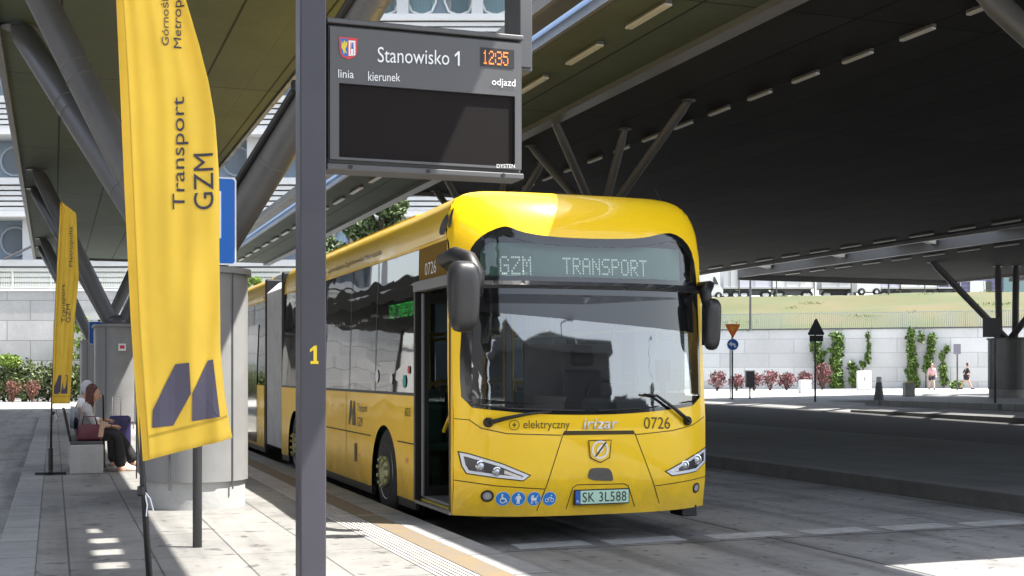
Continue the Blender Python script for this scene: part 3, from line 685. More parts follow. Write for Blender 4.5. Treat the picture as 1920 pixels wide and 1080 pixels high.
fpatch('windscreen_rubber', [WSL, G1], M_blackg, bus, o=.004, raw=True)
def glassloop(l, fac=.06): return l
wsc = fpatch('windscreen', [lowg], M_wglass, bus, o=.0, raw=True)
# black printed border along sides and bottom of the windscreen
bord = inset(lowg, .055)
bord = [(p[0], max(p[1], 1.31+.0*p[0])) for p in bord]
fpatch('black_border', [lowg, bord], M_blackg, wsc, o=.004, raw=True)
dg_ = fpatch('destination_glass', [upg], M_dglass, bus, o=.0, raw=True)
fpatch('black_border', [upg, inset(upg, .045)], M_blackg, dg_, o=.004, raw=True)
bm = B(); pts = rng(.03, BW-.03, .12)
bm2 = fill2d([[(x, zb0-.002) for x in pts]+[(x, zb1+.002) for x in pts[::-1]]], GXs, [zb0+.03]); bend(bm2, lambda a, b: FP(a, b, .022 if abs(b-zb0-.03) < .002 else .006), (0, -1, 0)); bm.free()
obj('crossbar', bm2, M_black, bus)
# destination display behind its glass
def DP(u, v, d=.10): x = .27+u*2.05; return FP(x, 2.44+v*.35, 0)+Vector((0, d, 0))
disp = fill2d([[(0, 0), (1, 0), (1, 1), (0, 1)]], rng(0, 1, .06)); bend(disp, lambda a, b: DP(a, b), (0, -1, 0))
dsp = obj('destination_display', disp, mat('display_board', (.10, .19, .16), .5, var=.05), bus)
M_led = mat('white_led', (.62, .68, .65), .5, emit=(.9, 1, .95), estr=.08)
def led(s, px0, px1, py0, py1):
    x0, z1 = fp(px0, py0); x1, z0 = fp(px1, py1); u0, u1 = (x0-.27)/2.05, (x1-.27)/2.05; v0, v1 = (z0-2.44)/.35, (z1-2.44)/.35
    return dots(s, lambda a, b: DP(u0+(u1-u0)*a, v0+(v1-v0)*b, .094), .72, .72)
obj('display_lettering', led('GZM', 943, 1004, 477, 514), M_led, dsp); obj('display_lettering', led('TRANSPORT', 1062, 1222, 480, 517), M_led, dsp)
bm = fill2d([[(0, 0), (1, 0), (1, 1), (0, 1)]], rng(0, 1, .06)); bend(bm, lambda a, b: FP(.03+a*(BW-.06), 2.40+b*.44, 0)+Vector((0, .16, 0)), (0, -1, 0)); obj('display_backing', bm, M_intd, bus)
# number and lettering on the front
def ftext(s, px0, px1, py0, py1, m, name='lettering', bold=0., o=.004, slant=0., sp=1.):
    a, b, c = fp(px0, py1), fp(px1, py1), fp(px0, py0); d = fp(px1, py0)
    def fn(u, v):
        x = (a[0]*(1-u)+b[0]*u)*(1-v)+(c[0]*(1-u)+d[0]*u)*v+slant*v; z = (a[1]*(1-u)+b[1]*u)*(1-v)+(c[1]*(1-u)+d[1]*u)*v
        return FP(x, z, o)
    return obj(name, text(s, fn, bold, sp, (0, -1, 0)), m, bus)
ftext('elektryczny', 981, 1068, 788, 808, M_text); ftext('0726', 1207, 1256, 782, 804, M_text)
bm = text('irizar', lambda u, v: FP(fp(1092, 804)[0]+u*(fp(1156, 804)[0]-fp(1092, 804)[0])+.02*v, fp(1092, 805)[1]+v*(fp(1092, 785)[1]-fp(1092, 805)[1]), .014), .008, 1., (0, -1, 0))
thicken(bm, (0, .004, 0)); obj('chrome_lettering', bm, mat('bright_lettering', (.75, .75, .77), .35, metal=.2), bus)
def fdisc(px, py, rx, m, name, o=.004, parent=None, hole=0., n=28, ry=None):
    c = fp(px, py); ry = ry or rx; L = [[(c[0]+rx*math.cos(2*math.pi*k/n), c[1]+ry*math.sin(2*math.pi*k/n)) for k in range(n)]]
    if hole: L.append([(c[0]+hole*math.cos(2*math.pi*k/n), c[1]+hole*math.sin(2*math.pi*k/n)) for k in range(n)])
    return fpatch(name, L, m, parent or bus, o=o, raw=True)
el = fdisc(964, 797, .047, M_text, 'electric_mark', hole=.041)
c = fp(964, 797); fpatch('bolt', [[(c[0]+a*.03, c[1]+b*.03) for a, b in ((.2, 1), (-.7, -.15), (-.05, -.1), (-.25, -1), (.7, .2), (.08, .15))]], M_text, el, o=.005, raw=True)
# seams and hood
for pts in (((851, 785), (879, 787), (902, 803), (950, 813), (1052, 816)), ((1190, 815), (1262, 807), (1298, 797), (1320, 781)), ((1056, 813), (1006, 958)), ((1190, 812), (1236, 944)), ((851, 900), (930, 911), (1022, 917)), ((1228, 911), (1327, 893)), ((1061, 955), (1074, 914), (1082, 909), (1170, 907), (1178, 911), (1190, 950))):
    sline('panel_seam', pts, front)
fpatch('hood_slot', [[(1058, 808), (1188, 807), (1190, 814), (1054, 816)]], M_seam, front, o=.004)
# badge
fp_b = smoothloop([fp(*q) for q in ((1103, 828), (1107, 824), (1141, 824), (1145, 828), (1142, 858), (1125, 867), (1106, 858))], 1)
bd_ = fpatch('badge_plate', [fp_b], M_yel, bus, o=.012, thick=.012, raw=True); sline('badge_outline', [(1103, 826), (1145, 825), (1142, 858), (1125, 867), (1106, 858)], bd_, w=.01, o=.013, closed=True)
fdisc(1124, 843, .085, M_silver, 'badge_ring', o=.017, parent=bd_, hole=.066)
c = fp(1124, 843)
fpatch('badge_leaf', [smoothloop([(c[0]-.03, c[1]-.035), (c[0]-.035, c[1]+.01), (c[0]+.0, c[1]+.045), (c[0]+.045, c[1]+.05), (c[0]+.035, c[1]-.0), (c[0]+.0, c[1]-.035)], 1)], M_silver, bd_, o=.017, raw=True)
fpatch('badge_bar', [[(c[0]-.055, c[1]-.062), (c[0]-.035, c[1]-.062), (c[0]+.07, c[1]+.07), (c[0]+.05, c[1]+.07)]], M_text, bd_, o=.019, raw=True)
cr = smoothloop([fp(*q) for q in ((1101, 900), (1104, 882), (1110, 877), (1138, 877), (1146, 882), (1150, 899), (1146, 902))], 1)
cr_ = fpatch('camera_window', [cr], M_blackg, bus, o=.006, raw=True)
# number plate
def PLT(u, v, o): a, b = fp(1074, 946), fp(1176, 943); z1 = fp(1074, 918)[1]; x = a[0]+(b[0]-a[0])*u; return Vector((BXO+x, BYO+frontY((a[0]+b[0])/2, .5)-.02-o, .5*(a[1]+b[1])+(z1-a[1])*v))
def pq(u0, u1, v0, v1, o, th=.01):
    bm = B(); quad(bm, PLT(u0, v0, o), PLT(u1, v0, o), PLT(u1, v1, o), PLT(u0, v1, o)); bend_n = bm.faces[:]; bm.normal_update()
    if bm.faces[:][0].normal.y > 0: bmesh.ops.reverse_faces(bm, faces=bm.faces)
    return thicken(bm, (0, th, 0))
pl = obj('number_plate', pq(0, 1, 0, 1, 0, .03), M_black, bus); obj('plate_field', pq(.105, .985, .07, .93, .003), mat('plate_green', (.46, .68, .53), .4), pl); obj('plate_band', pq(.015, .10, .07, .93, .003), mat('plate_blue', (.02, .10, .42), .4), pl)
obj('plate_lettering', text('SK 3L588', lambda u, v: PLT(.14+u*.80, .18+v*.64, .006), .0, 1.08, (0, -1, 0)), M_black, pl)
obj('plate_lettering', text('PL', lambda u, v: PLT(.03+u*.05, .16+v*.16, .006), .0, 1., (0, -1, 0)), M_white, pl)
# pictogram stickers
M_blue = mat('sticker_blue', (.03, .22, .60), .4); M_ww = mat('sticker_white', (.8, .82, .84), .5)
def icon(px, py, kind):
    d = fdisc(px, py, .066, M_ww, 'sticker'); fdisc(px, py, .062, M_blue, 'sticker_field', o=.006, parent=d); c = fp(px, py)
    def pg(pts, s=.062): fpatch('pictogram', [[(c[0]+a*s, c[1]+b*s) for a, b in pts]], M_ww, d, o=.008, raw=True)
    def ring(a, b, r, h=.0): fdisc(px, py, r, M_ww, 'pictogram', o=.008, parent=d) if 0 else fpatch('pictogram', [[(c[0]+a*.062+r*math.cos(k*.449), c[1]+b*.062+r*math.sin(k*.449)) for k in range(14)]]+([[(c[0]+a*.062+h*math.cos(k*.449), c[1]+b*.062+h*math.sin(k*.449)) for k in range(14)]] if h else []), M_ww, d, o=.008, raw=True)
    if kind == 0: ring(-.12, .58, .009); ring(0., -.25, .027, .02); pg(((-.22, .42), (-.02, .42), (.02, .05), (.42, .05), (.62, -.5), (.46, -.55), (.3, -.1), (-.2, -.1)))
    elif kind == 1: ring(0, .6, .010); pg(((-.3, .4), (.3, .4), (.45, -.1), (.3, -.1), (.2, .15), (.22, -.75), (.05, -.75), (0, -.2), (-.05, -.75), (-.22, -.75), (-.2, .15), (-.3, -.1), (-.45, -.1)))
    elif kind == 2: ring(.35, -.55, .011, .006); ring(-.3, -.55, .011, .006); pg(((-.55, .15), (.45, .15), (.3, -.3), (-.35, -.3))); pg(((-.5, .2), (-.1, .2), (-.1, .6), (-.35, .5))); pg(((.4, .2), (.62, .5), (.55, .55), (.3, .2)))
    else: ring(-.4, -.2, .019, .014); ring(.4, -.2, .019, .014); pg(((-.4, -.24), (-.1, .25), (.3, .25), (.42, -.2), (.34, -.2), (.24, .14), (-.02, .14), (-.3, -.24))); ring(.25, .5, .007)
for k, px in enumerate((942.5, 971.5, 1001, 1030)): icon(px, 935, k)
# fog lamps and headlamps
for px, py, rr in ((913, 930, .055), (1305, 914.5, .05)):
    f = fdisc(px, py, rr, M_black, 'fog_lamp', o=.008); fdisc(px, py, rr*.72, M_chrome, 'bezel', o=.012, parent=f, hole=rr*.55)
    fdisc(px, py, rr*.55, mat('lamp_lens', (.5, .5, .5), .1, metal=.3, coat=1), 'lens', o=.011, parent=f)
M_hlblk = mat('lamp_housing', (.03, .03, .035), .2, coat=.6); M_drl = mat('lamp_strip', (.72, .74, .80), .2, coat=.5)
for side, pts, lens in ((0, ((857.5, 845.5), (878, 849.5), (940, 868), (996, 891), (981, 902.5), (930, 897), (873, 888.5), (864, 874)), ((901, 874), (931, 884))), (1, ((1245.5, 884), (1268, 872), (1296, 855), (1325.5, 837.5), (1326, 866), (1305, 884.5), (1290, 888), (1260, 893)), ((1305, 862), (1283, 872)))):
    P = [fp(*q) for q in pts]; hl = fpatch('headlight', [P], M_seam, bus, o=.004, raw=True)
    P1, P2 = inset(P, .010), inset(P, .036); fpatch('light_strip', [P1, P2], M_drl, hl, o=.009, raw=True); fpatch('reflector', [P2], M_hlblk, hl, o=.006, raw=True)
    for i, (a, b) in enumerate(lens):
        c = fp(a, b); w = FP(c[0], c[1], 0); r_l = .052 if i == 0 else .042
        bm = B(); lathe(bm, w+Vector((0, .02, 0)), (0, -1, 0), [(r_l, 0), (r_l, .035), (r_l*.84, .037), (r_l*.8, .02), (r_l*.3, .012)], 20); obj('lamp_bezel', bm, M_chrome, hl, smooth=True, auto=40)
        bm = B(); ball(bm, w+Vector((0, -.004, 0)), r_l*.72, .02, r_l*.72); obj('lens', bm, mat('headlamp_lens', (.55, .57, .6), .06, metal=.4, coat=1), hl, smooth=True)
    a, b = (fp(945, 886), fp(978, 895)) if side == 0 else (fp(1272, 880), fp(1255, 887))
    fpatch('reflector_fin', [[(a[0], a[1]-.012), (b[0], b[1]-.008), (b[0], b[1]+.006), (a[0], a[1]+.022)]], M_silver, hl, o=.009, raw=True)
# towing cover, bumper underside
bm = B(); p = FP(2.37, .28); box(bm, p.x-.08, p.x+.08, p.y+.03, p.y+.3, .20, .31, bev=.01); obj('towing_eye_cover', bm, M_black, bus)
# wipers
for pts, piv in ((((915, 792), (945, 784), (985, 776), (1030, 771)), (915, 792)), (((1287, 789), (1262, 767), (1228, 742), (1203, 739)), (1287, 789))):
    w3 = [FP(*fp(*q), .05) for q in pts]; bm = B(); tube(bm, w3, [.022, .018, .014, .009], 8); wp = obj('wiper', bm, M_black, bus, smooth=True)
    bm = B(); lathe(bm, FP(*fp(*piv), -.01), (0, -1, 0), [(.045, 0), (.045, .04), (.03, .06)], 16); obj('wiper_pivot', bm, M_black, wp, smooth=True, auto=40)
    q = fp(*pts[-1]); e = fp(*pts[1])
bm = B(); tube(bm, [FP(*fp(*q), .022) for q in ((880, 757), (950, 766), (1030, 769), (1095, 770))], .008, 6); obj('wiper_blade', bm, M_black, bus)
bm = B(); tube(bm, [FP(*fp(*q), .022) for q in ((1120, 770), (1200, 766), (1296, 752))], .008, 6); obj('wiper_blade', bm, M_black, bus)

# sides: polygon in (y, z), slightly leaning in above the waist
def SX(z): return .045*sm((z-1.4)/1.5)
def side(name, loops, m, parent, right=False, o=0., gy=.4, wave=0.):
    ys = [p[0] for p in loops[0]]; bm = fill2d(loops, rng(min(ys), max(ys), gy)[1:-1], [.6, 1.0, 1.37, 1.8, 2.2, 2.5])
    sgn = -1 if not right else 1
    bend(bm, lambda y, z: Vector((BXO+(BW-SX(z)*min(1, max(0, y)/1.5)+o if right else SX(z)*min(1, max(0, y)/1.5)-o), BYO+y, z)), (sgn, 0, 0)); return obj(name, bm, m, parent, smooth=False)
def arch(yc, r=.58, zb=.29): return [(yc-r, zb)]+[(yc-r*math.cos(math.pi*k/16), .42+r*1.02*math.sin(math.pi*k/16)) for k in range(17)]+[(yc+r, zb)]
A1, A2, A3 = 2.62, 8.15, 14.6
D0, D1 = .10, 1.28
YB, YR0, YR1 = 9.35, 11.15, 18.2
def fy(z): return frontY(0, z)
for right in (False, True):
    # narrow front pillar
    if not right:
        side('door_pillar', [[(fy(.29), .29), (fy(.8)+.0, .8), (fy(1.4), 1.4), (fy(2.0), 2.0), (fy(2.5), 2.5), (fy(2.86), 2.86), (1.30, 2.86), (1.30, 2.83), (D0+.14, 2.83), (D0+.10, 1.6), (D0, .29)]], M_yels, bus)
        side('panel_over_door', [[(D0+.14, 2.829), (D0+.12, 2.46), (D1+.02, 2.46), (D1+.02, 2.829)]], mat('bronze_glass', (.20, .115, .012), .55, spec=.05), bus, o=-.002)
        low = [(D1+.06, .29)]+arch(A1)+arch(A2)+[(YB, .29), (YB, 1.365), (D1+.06, 1.365)]
        side('side_panel', [low], M_yels, bus); band = (D1+.06, YB)
    else:
        side('side_panel', [[(fy(.29), .29)]+arch(A1)+arch(A2)+[(YB, .29), (YB, 1.365), (fy(1.365), 1.365), (fy(.8), .8)]], M_yels, bus, True)
        side('front_pillar', [[(fy(1.37), 1.37), (.32, 1.37), (.42, 2.83), (fy(2.83), 2.83), (fy(2.0), 2.0)]], M_yels, bus, True); band = (.42, YB)
    up = [(1.30 if not right else fy(2.832), 2.832), (YB, 2.832), (YB, 2.86), (1.30 if not right else fy(2.86), 2.86)]
    side('cant_rail', [up], M_yels, bus, right)
    wb = side('window_band', [[(band[0], 1.368), (band[1], 1.368), (band[1], 2.829), (band[0], 2.829)]], M_rglass if right else M_sglass, bus, right, o=-.006, gy=1)
    for y in ([3.05, 4.4, 5.9, 7.4] if not right else [1.6, 3.05, 4.4, 5.9, 7.4]):
        side('window_joint', [[(y-.012, 1.37), (y+.012, 1.37), (y+.012, 2.827), (y-.012, 2.827)]], M_black, wb, right, o=.0)
    side('window_sill', [[(band[0], 1.355), (band[1], 1.355), (band[1], 1.385), (band[0], 1.385)]], M_black, wb, right, o=.003)
    # rear section
    low = [(YR0, .29)]+arch(A3)+[(YR1, .29), (YR1, 1.365), (YR0, 1.365)]
    side('side_panel', [low], M_yels, bus, right); side('cant_rail', [[(YR0, 2.832), (YR1, 2.832), (YR1, 2.86), (YR0, 2.86)]], M_yels, bus, right)
    wb = side('window_band', [[(YR0, 1.368), (YR1, 1.368), (YR1, 2.829), (YR0, 2.829)]], M_rglass if right else M_sglass, bus, right, o=-.006, gy=1)
    for y in (12.6, 13.9, 15.4, 16.8): side('window_joint', [[(y-.014, 1.37), (y+.014, 1.37), (y+.014, 2.827), (y-.014, 2.827)]], M_black, wb, right)
    if not right: side('rear_door', [[(12.0, .33), (13.2, .33), (13.2, 2.45), (12.0, 2.45)]], M_blackg, bus, right, o=.006)
# seams, fuel flap, markers on the kerb side
def sidebox(name, y0, y1, z0, z1, m, parent=None, o=.004): return side(name, [[(y0, z0), (y1, z0), (y1, z1), (y0, z1)]], m, parent or bus, o=o, gy=5)
for y in (4.55, 6.1, 7.5): sidebox('panel_seam', y-.006, y+.006, .3, 1.35, M_seam)
sidebox('panel_seam', 3.22, 7.52, .86, .874, M_seam); sidebox('panel_seam', 1.35, 2.02, .86, .874, M_seam)
sidebox('flap_handle', 3.95, 4.05, .52, .74, M_black, o=.012); sidebox('marker_light', 3.78, 3.86, .58, .63, mat('amber', (.75, .2, .02), .3)); sidebox('marker_light', 1.6, 1.69, .66, .71, mat('amber', (.75, .2, .02), .3))
# roofs
def roof(y0, y1, front_edge, name):
    bm = B(); xs = [0, .002, .01, .025, .05, .085, .13, .2, .3, .5]+rng(.7, BW-.7, .13)+[BW-.5, BW-.3, BW-.2, BW-.13, BW-.085, BW-.05, BW-.025, BW-.01, BW-.002, BW]; n = 12; rows = []
    for j in range(n+1):
        row = []
        for x in xs:
            z = roofz(x); s = SX(2.86); ya = frontY(x, z) if front_edge else y0
            y = ya+(y1-ya)*j/n
            xx = x+(s if j > 0 or not front_edge else 0)*(1-2*x/BW)*(min(1, j/2) if front_edge else 1)
            row.append(bm.verts.new((BXO+xx, BYO+y, z)))
        rows.append(row)
    for a, b in zip(rows, rows[1:]):
        for k in range(len(xs)-1): bm.faces.new((a[k], a[k+1], b[k+1], b[k]))
    return obj(name, bm, M_yel, bus, smooth=True)
rf = roof(0, YB, True, 'roof'); roof(YR0, YR1, False, 'rear_roof')
bm = B(); box(bm, BXO+.35, BXO+BW-.35, BYO+2.6, BYO+8.8, 3.2, 3.36, bev=.05); obj('battery_pod', bm, M_yel, rf)
# end caps and bellows
for y, nm in ((YB, 'joint_frame'), (YR0-.1, 'joint_frame')):
    bm = B(); box(bm, BXO+.01, BXO+BW-.01, BYO+y, BYO+y+.1, .32, 3.2, bev=.03); obj(nm, bm, M_black, bus)
bm = B(); n = 26; prev = None
for k in range(n*2+1):
    y = BYO+YB+.1+(YR0-YB-.2)*k/(n*2); i = .03 if k % 2 else .085
    ring = [(BXO+i, .36), (BXO+BW-i, .36), (BXO+BW-i, 2.95), (BXO+BW-.2-i, 3.16-i), (BXO+.2+i, 3.16-i), (BXO+i, 2.95)]
    cur = [bm.verts.new((x, y, z)) for x, z in ring]
    if prev:
        for a in range(6): bm.faces.new((prev[a], prev[(a+1) % 6], cur[(a+1) % 6], cur[a]))
    prev = cur
obj('bellows', bm, mat('bellows_fabric', (.60, .60, .61), .7, var=.1), bus)
bm = B(); quad(bm, *[(BXO+x, BYO+YR1, z) for x, z in ((0, .29), (BW, .29), (BW, 2.86), (0, 2.86))]); obj('rear_panel', bm, M_yel, bus)
# wheels
def wheel(y, right=False):
    x = BXO+(BW if right else 0); sg = -1 if right else 1; c = (x+sg*.03, BYO+y, .5)
    bm = B(); lathe(bm, c, (sg, 0, 0), [(.30, -.005), (.33, .0), (.44, .005), (.485, .035), (.50, .08), (.50, .22), (.485, .27), (.30, .29)], 40); w = obj('wheel', bm, M_rub, bus, smooth=True, auto=40)
    bm = B(); lathe(bm, c, (sg, 0, 0), [(.305, .0), (.30, -.012), (.285, .0), (.27, .05), (.19, .10), (.16, .07), (.0, .07)], 40); rm = obj('rim', bm, mat('rim_paint', (.22, .22, .23), .35, metal=.6), w, smooth=True, auto=40)
    bm = B()
    for k in range(10):
        a = 2*math.pi*k/10; lathe(bm, (c[0]+sg*.05, c[1]+.225*math.cos(a), c[2]+.225*math.sin(a)), (-sg, 0, 0), [(.028, -.03), (.028, .003)], 12)
    obj('hand_hole', bm, M_black, rm)
    if not right:
        bm = B(); lathe(bm, c, (-sg, 0, 0), [(.165, -.08), (.17, .03), (.15, .045), (.12, .045), (.11, .02), (.0, .02)], 30); obj('hub', bm, mat('hub_ring', (.42, .42, .22), .45, metal=.3), rm, smooth=True, auto=40)
        bm = B()
        for k in range(10): a = 2*math.pi*(k+.5)/10; lathe(bm, (c[0]-.03, c[1]+.155*math.cos(a), c[2]+.155*math.sin(a)), (-1, 0, 0), [(.022, 0), (.022, .045), (.01, .05)], 6)
        obj('wheel_nuts', bm, mat('hub_ring', (.4, .4, .2), .4), rm)
    bm = B(); xi = x+sg*.32; yc = BYO+y
    lathe(bm, (xi, yc, .45), (sg, 0, 0), [(.62, 0), (.62, .05)], 24); obj('wheel_arch', bm, M_black, bus)
for y in (A1, A2, A3): wheel(y); wheel(y, True)
bm = B(); box(bm, BXO+.36, BXO+BW-.36, BYO+.25, BYO+YB, .22, .33); box(bm, BXO+.36, BXO+BW-.36, BYO+YR0, BYO+YR1, .22, .33); obj('underbody', bm, M_black, bus)
for xs_ in (.012, BW-.05):
    for y0, y1 in ((1.35, A1-.6), (A1+.6, A2-.6), (A2+.6, YB), (YR0, A3-.6), (A3+.6, YR1)): bm = B(); box(bm, BXO+xs_, BXO+xs_+.035, BYO+y0, BYO+y1, .2, .292); obj('skirt', bm, M_black, bus)

# doorway: frame, folded leaf, step, rails
bm = B()
box(bm, BXO-.012, BXO+.06, BYO+D1-.0, BYO+D1+.058, .31, 2.46); box(bm, BXO-.004, BXO+.05, BYO+D0+.0, BYO+D0+.045, .31, 2.44)
obj('door_frame', bm, M_black, bus)
bm = B(); box(bm, BXO-.022, BXO+.08, BYO+D0+.02, BYO+D1+.05, 2.40, 2.50, bev=.006); obj('door_header', bm, mat('header_grey', (.2, .2, .2), .45), bus)
bm = B(); box(bm, BXO-.015, BXO+.05, BYO+D0, BYO+D1, .285, .315); obj('door_sill', bm, M_silver, bus)
for yy, nm in ((D1-.09, 'door_leaf'), (D0+.10, 'door_leaf')):
    bm = B(); box(bm, BXO+.05, BXO+.62, BYO+yy-.02, BYO+yy+.02, .36, .46); box(bm, BXO+.05, BXO+.62, BYO+yy-.02, BYO+yy+.02, 2.28, 2.38); box(bm, BXO+.05, BXO+.10, BYO+yy-.02, BYO+yy+.02, .46, 2.28); box(bm, BXO+.57, BXO+.62, BYO+yy-.02, BYO+yy+.02, .46, 2.28)
    dl = obj(nm, bm, M_black, bus)
    bm = B(); quad(bm, (BXO+.10, BYO+yy, .46), (BXO+.57, BYO+yy, .46), (BXO+.57, BYO+yy, 2.28), (BXO+.10, BYO+yy, 2.28)); obj('leaf_glass', bm, glass('door_glass', (.5, .52, .52), .12), dl)
    bm = B(); box(bm, BXO+.035, BXO+.05, BYO+yy-.03, BYO+yy+.03, .36, 2.38); obj('leaf_seal', bm, mat('seal_grey', (.2, .2, .21), .6), dl)
bm = B(); yy = D0+.24; tube(bm, [(BXO+.14, BYO+yy, .34), (BXO+.14, BYO+yy, 1.22), (BXO+.14, BYO+yy+.06, 1.3), (BXO+.16, BYO+yy+.5, 1.02)], .022, 12); obj('grab_rail', bm, M_yeld, bus, smooth=True)
bm = B(); tube(bm, [(BXO+.7, BYO+.5, 1.02), (BXO+1.25, BYO+.5, 1.02)], .02, 10); tube(bm, [(BXO+.7, BYO+.5, .82), (BXO+1.25, BYO+.5, .82)], .02, 10); obj('grab_rail', bm, M_yeld, bus, smooth=True)
bm = B(); box(bm, BXO+.05, BXO+.62, BYO+D0+.05, BYO+D1, .315, .325); obj('step_tread', bm, mat('step_yellow', (.4, .33, .03), .8, var=.2, scale=8), bus)

# interior
bm = B(); box(bm, BXO+.07, BXO+BW-.07, BYO+.2, BYO+YB, .332, .36); obj('floor', bm, M_int, bus)
bm = B(); box(bm, BXO+.1, BXO+BW-.1, BYO+.45, BYO+YB, 2.76, 2.82); obj('ceiling', bm, mat('ceiling_light_grey', (.35, .36, .37), .6), bus)
bm = B(); box(bm, BXO+.25, BXO+BW-.12, BYO+.02, BYO+.5, .8, 1.22, bev=.05); box(bm, BXO+1.3, BXO+BW-.15, BYO+.1, BYO+.55, 1.18, 1.36, bev=.05); obj('dashboard', bm, M_intd, bus)
bm = B(); a = 2*math.pi/24; c = Vector((BXO+1.85, BYO+.72, 1.32)); pts = [c+Vector((.23*math.cos(k*a), .13*math.sin(k*a), .19*math.sin(k*a))) for k in range(25)]; tube(bm, pts, .018, 8, False); tube(bm, [c+Vector((-.2, 0, 0)), c+Vector((.2, 0, 0))], .018, 8); tube(bm, [c, c+Vector((0, -.2, -.3))], .03, 8); obj('steering_wheel', bm, M_black, bus, smooth=True)
def seat(x, y, z=.36, name='seat', m=M_seat):
    bm = B(); box(bm, x-.21, x+.21, y-.2, y+.22, z+.38, z+.47, bev=.03); box(bm, x-.21, x+.21, y+.18, y+.26, z+.45, z+1.02, bev=.03); box(bm, x-.12, x+.12, y-.02, y+.1, z, z+.4); s = obj(name, bm, m, bus)
    bm = B(); tube(bm, [(x-.19, y+.22, z+.95), (x-.19, y+.22, z+1.1), (x+.19, y+.22, z+1.1), (x+.19, y+.22, z+.95)], .015, 8); obj('seat_handle', bm, M_yeld, s)
bm = B(); x, y = BXO+1.9, BYO+1.25; box(bm, x-.24, x+.24, y-.22, y+.25, .85, .97, bev=.04); box(bm, x-.23, x+.23, y+.2, y+.32, .95, 1.62, bev=.05); box(bm, x-.13, x+.13, y+.2, y+.3, 1.66, 1.88, bev=.04); box(bm, x-.15, x+.15, y-.1, y+.15, .36, .86); obj('driver_seat', bm, M_intd, bus)
bm = B(); box(bm, BXO+1.32, BXO+1.36, BYO+.6, BYO+1.75, .36, 1.35); box(bm, BXO+1.36, BXO+2.45, BYO+1.72, BYO+1.76, .36, 1.9); box(bm, BXO+1.32, BXO+1.36, BYO+1.72, BYO+1.76, .36, 2.76); obj('driver_cab', bm, M_int, bus)
for k, y in enumerate((2.3, 3.1, 3.9, 4.7, 5.5, 6.3, 7.1)):
    for x in (.42, .88, 1.7, 2.15):
        if x < 1 and 4.2 < y < 5.2: continue
        if k % 2 == 0 or x < .5 or x > 2: seat(BXO+x, BYO+y)
for x, y in ((1.05, 1.6), (1.05, 3.4), (1.6, 2.9), (1.05, 5.4), (1.6, 6.4)):
    bm = B(); tube(bm, [(BXO+x, BYO+y, .36), (BXO+x, BYO+y, 2.76)], .02, 10); obj('pole', bm, M_yeld, bus, smooth=True)
bm = B(); tube(bm, [(BXO+.95, BYO+1.5, 2.05), (BXO+.95, BYO+9, 2.05)], .018, 8); tube(bm, [(BXO+1.65, BYO+1.9, 2.05), (BXO+1.65, BYO+9, 2.05)], .018, 8); obj('hand_rail', bm, M_yeld, bus)
bm = B(); box(bm, BXO+.15, BXO+.5, BYO+.5, BYO+.54, 1.5, 2.3); obj('cab_display', bm, M_intd, bus)
bm = B(); box(bm, BXO+2.2, BXO+2.34, BYO+.28, BYO+.36, 1.5, 1.72, bev=.01); box(bm, BXO+2.25, BXO+2.29, BYO+.3, BYO+.34, 1.3, 1.5); obj('ticket_machine', bm, M_black, bus)
bm = B(); box(bm, BXO+.5, BXO+1.1, BYO+.32, BYO+.4, 2.2, 2.36); obj('sun_visor', bm, M_intd, bus)
# side display seen through the first window
def SD(y, z): return Vector((BXO+.07, BYO+y, z))
bm = B(); box(bm, BXO+.085, BXO+.14, BYO+1.5, BYO+2.75, 2.10, 2.42); sd = obj('side_display', bm, M_black, bus)
obj('side_lettering', dots('GZM TRANSPORT', lambda u, v: Vector((BXO+.08, BYO+2.68-u*1.1, 2.19+v*.15)), .5, .6), mat('green_led', (.05, .8, .1), .5, emit=(.12, 1, .16), estr=4), sd)
# lettering on the kerb side
def stext(s, y0, y1, z0, z1, m, o=.004, bold=0., parent=None, sp=1.):
    return obj('side_lettering', text(s, lambda u, v: Vector((BXO+SX(z0+(z1-z0)*v)*min(1, max(0, y0+(y1-y0)*u)/1.5)-o, BYO+y0+(y1-y0)*u, z0+(z1-z0)*v)), bold, sp, (-1, 0, 0)), m, parent or bus)
stext('0726', 1.05, .62, 2.55, 2.67, M_ww); 
def rtext(s, y0, y1, z0, z1, m):
    def fn(u, v):
        z = z0+(z1-z0)*v; lo = 0; hi = .3
        for _ in range(24):
            mid = (lo+hi)/2
            if roofz(mid) < z: lo = mid
            else: hi = mid
        return Vector((BXO+hi+SX(2.86)*(1-2*hi/BW)-.006, BYO+y0+(y1-y0)*u, z+.002))
    return obj('roof_lettering', text(s, fn, 0, 1, (-1, 0, 0)), m, bus)
rtext('Górnośląsko-Zagłębiowska Metropolia', 5.9, 2.9, 2.90, 2.985, M_text)
stext('Transport', 3.92, 3.42, 1.1, 1.22, M_text); stext('GZM', 3.92, 3.66, .95, 1.06, M_text)
for q in (((4.4, .95), (4.34, .95), (4.22, 1.1), (4.22, 1.25), (4.3, 1.25), (4.4, 1.02)), ((4.2, .95), (4.02, .95), (4.06, 1.25), (4.1, 1.25), (4.2, 1.12))): side('side_emblem', [list(q)], M_text, bus, o=.004)
stext('603', 1.72, 1.5, 1.14, 1.23, M_text)
for y, z, m_, r_s in ((2.95, 1.55, M_ww, .075), (1.75, 1.5, mat('sticker_teal', (.02, .35, .32), .5), .07), (1.58, 1.62, mat('sticker_red', (.6, .04, .05), .5), .045), (2.3, 1.52, M_ww, .06)):
    side('window_sticker', [[(y+r_s*math.cos(k*.524), z+r_s*math.sin(k*.524)) for k in range(12)]], m_, bus, o=.002)
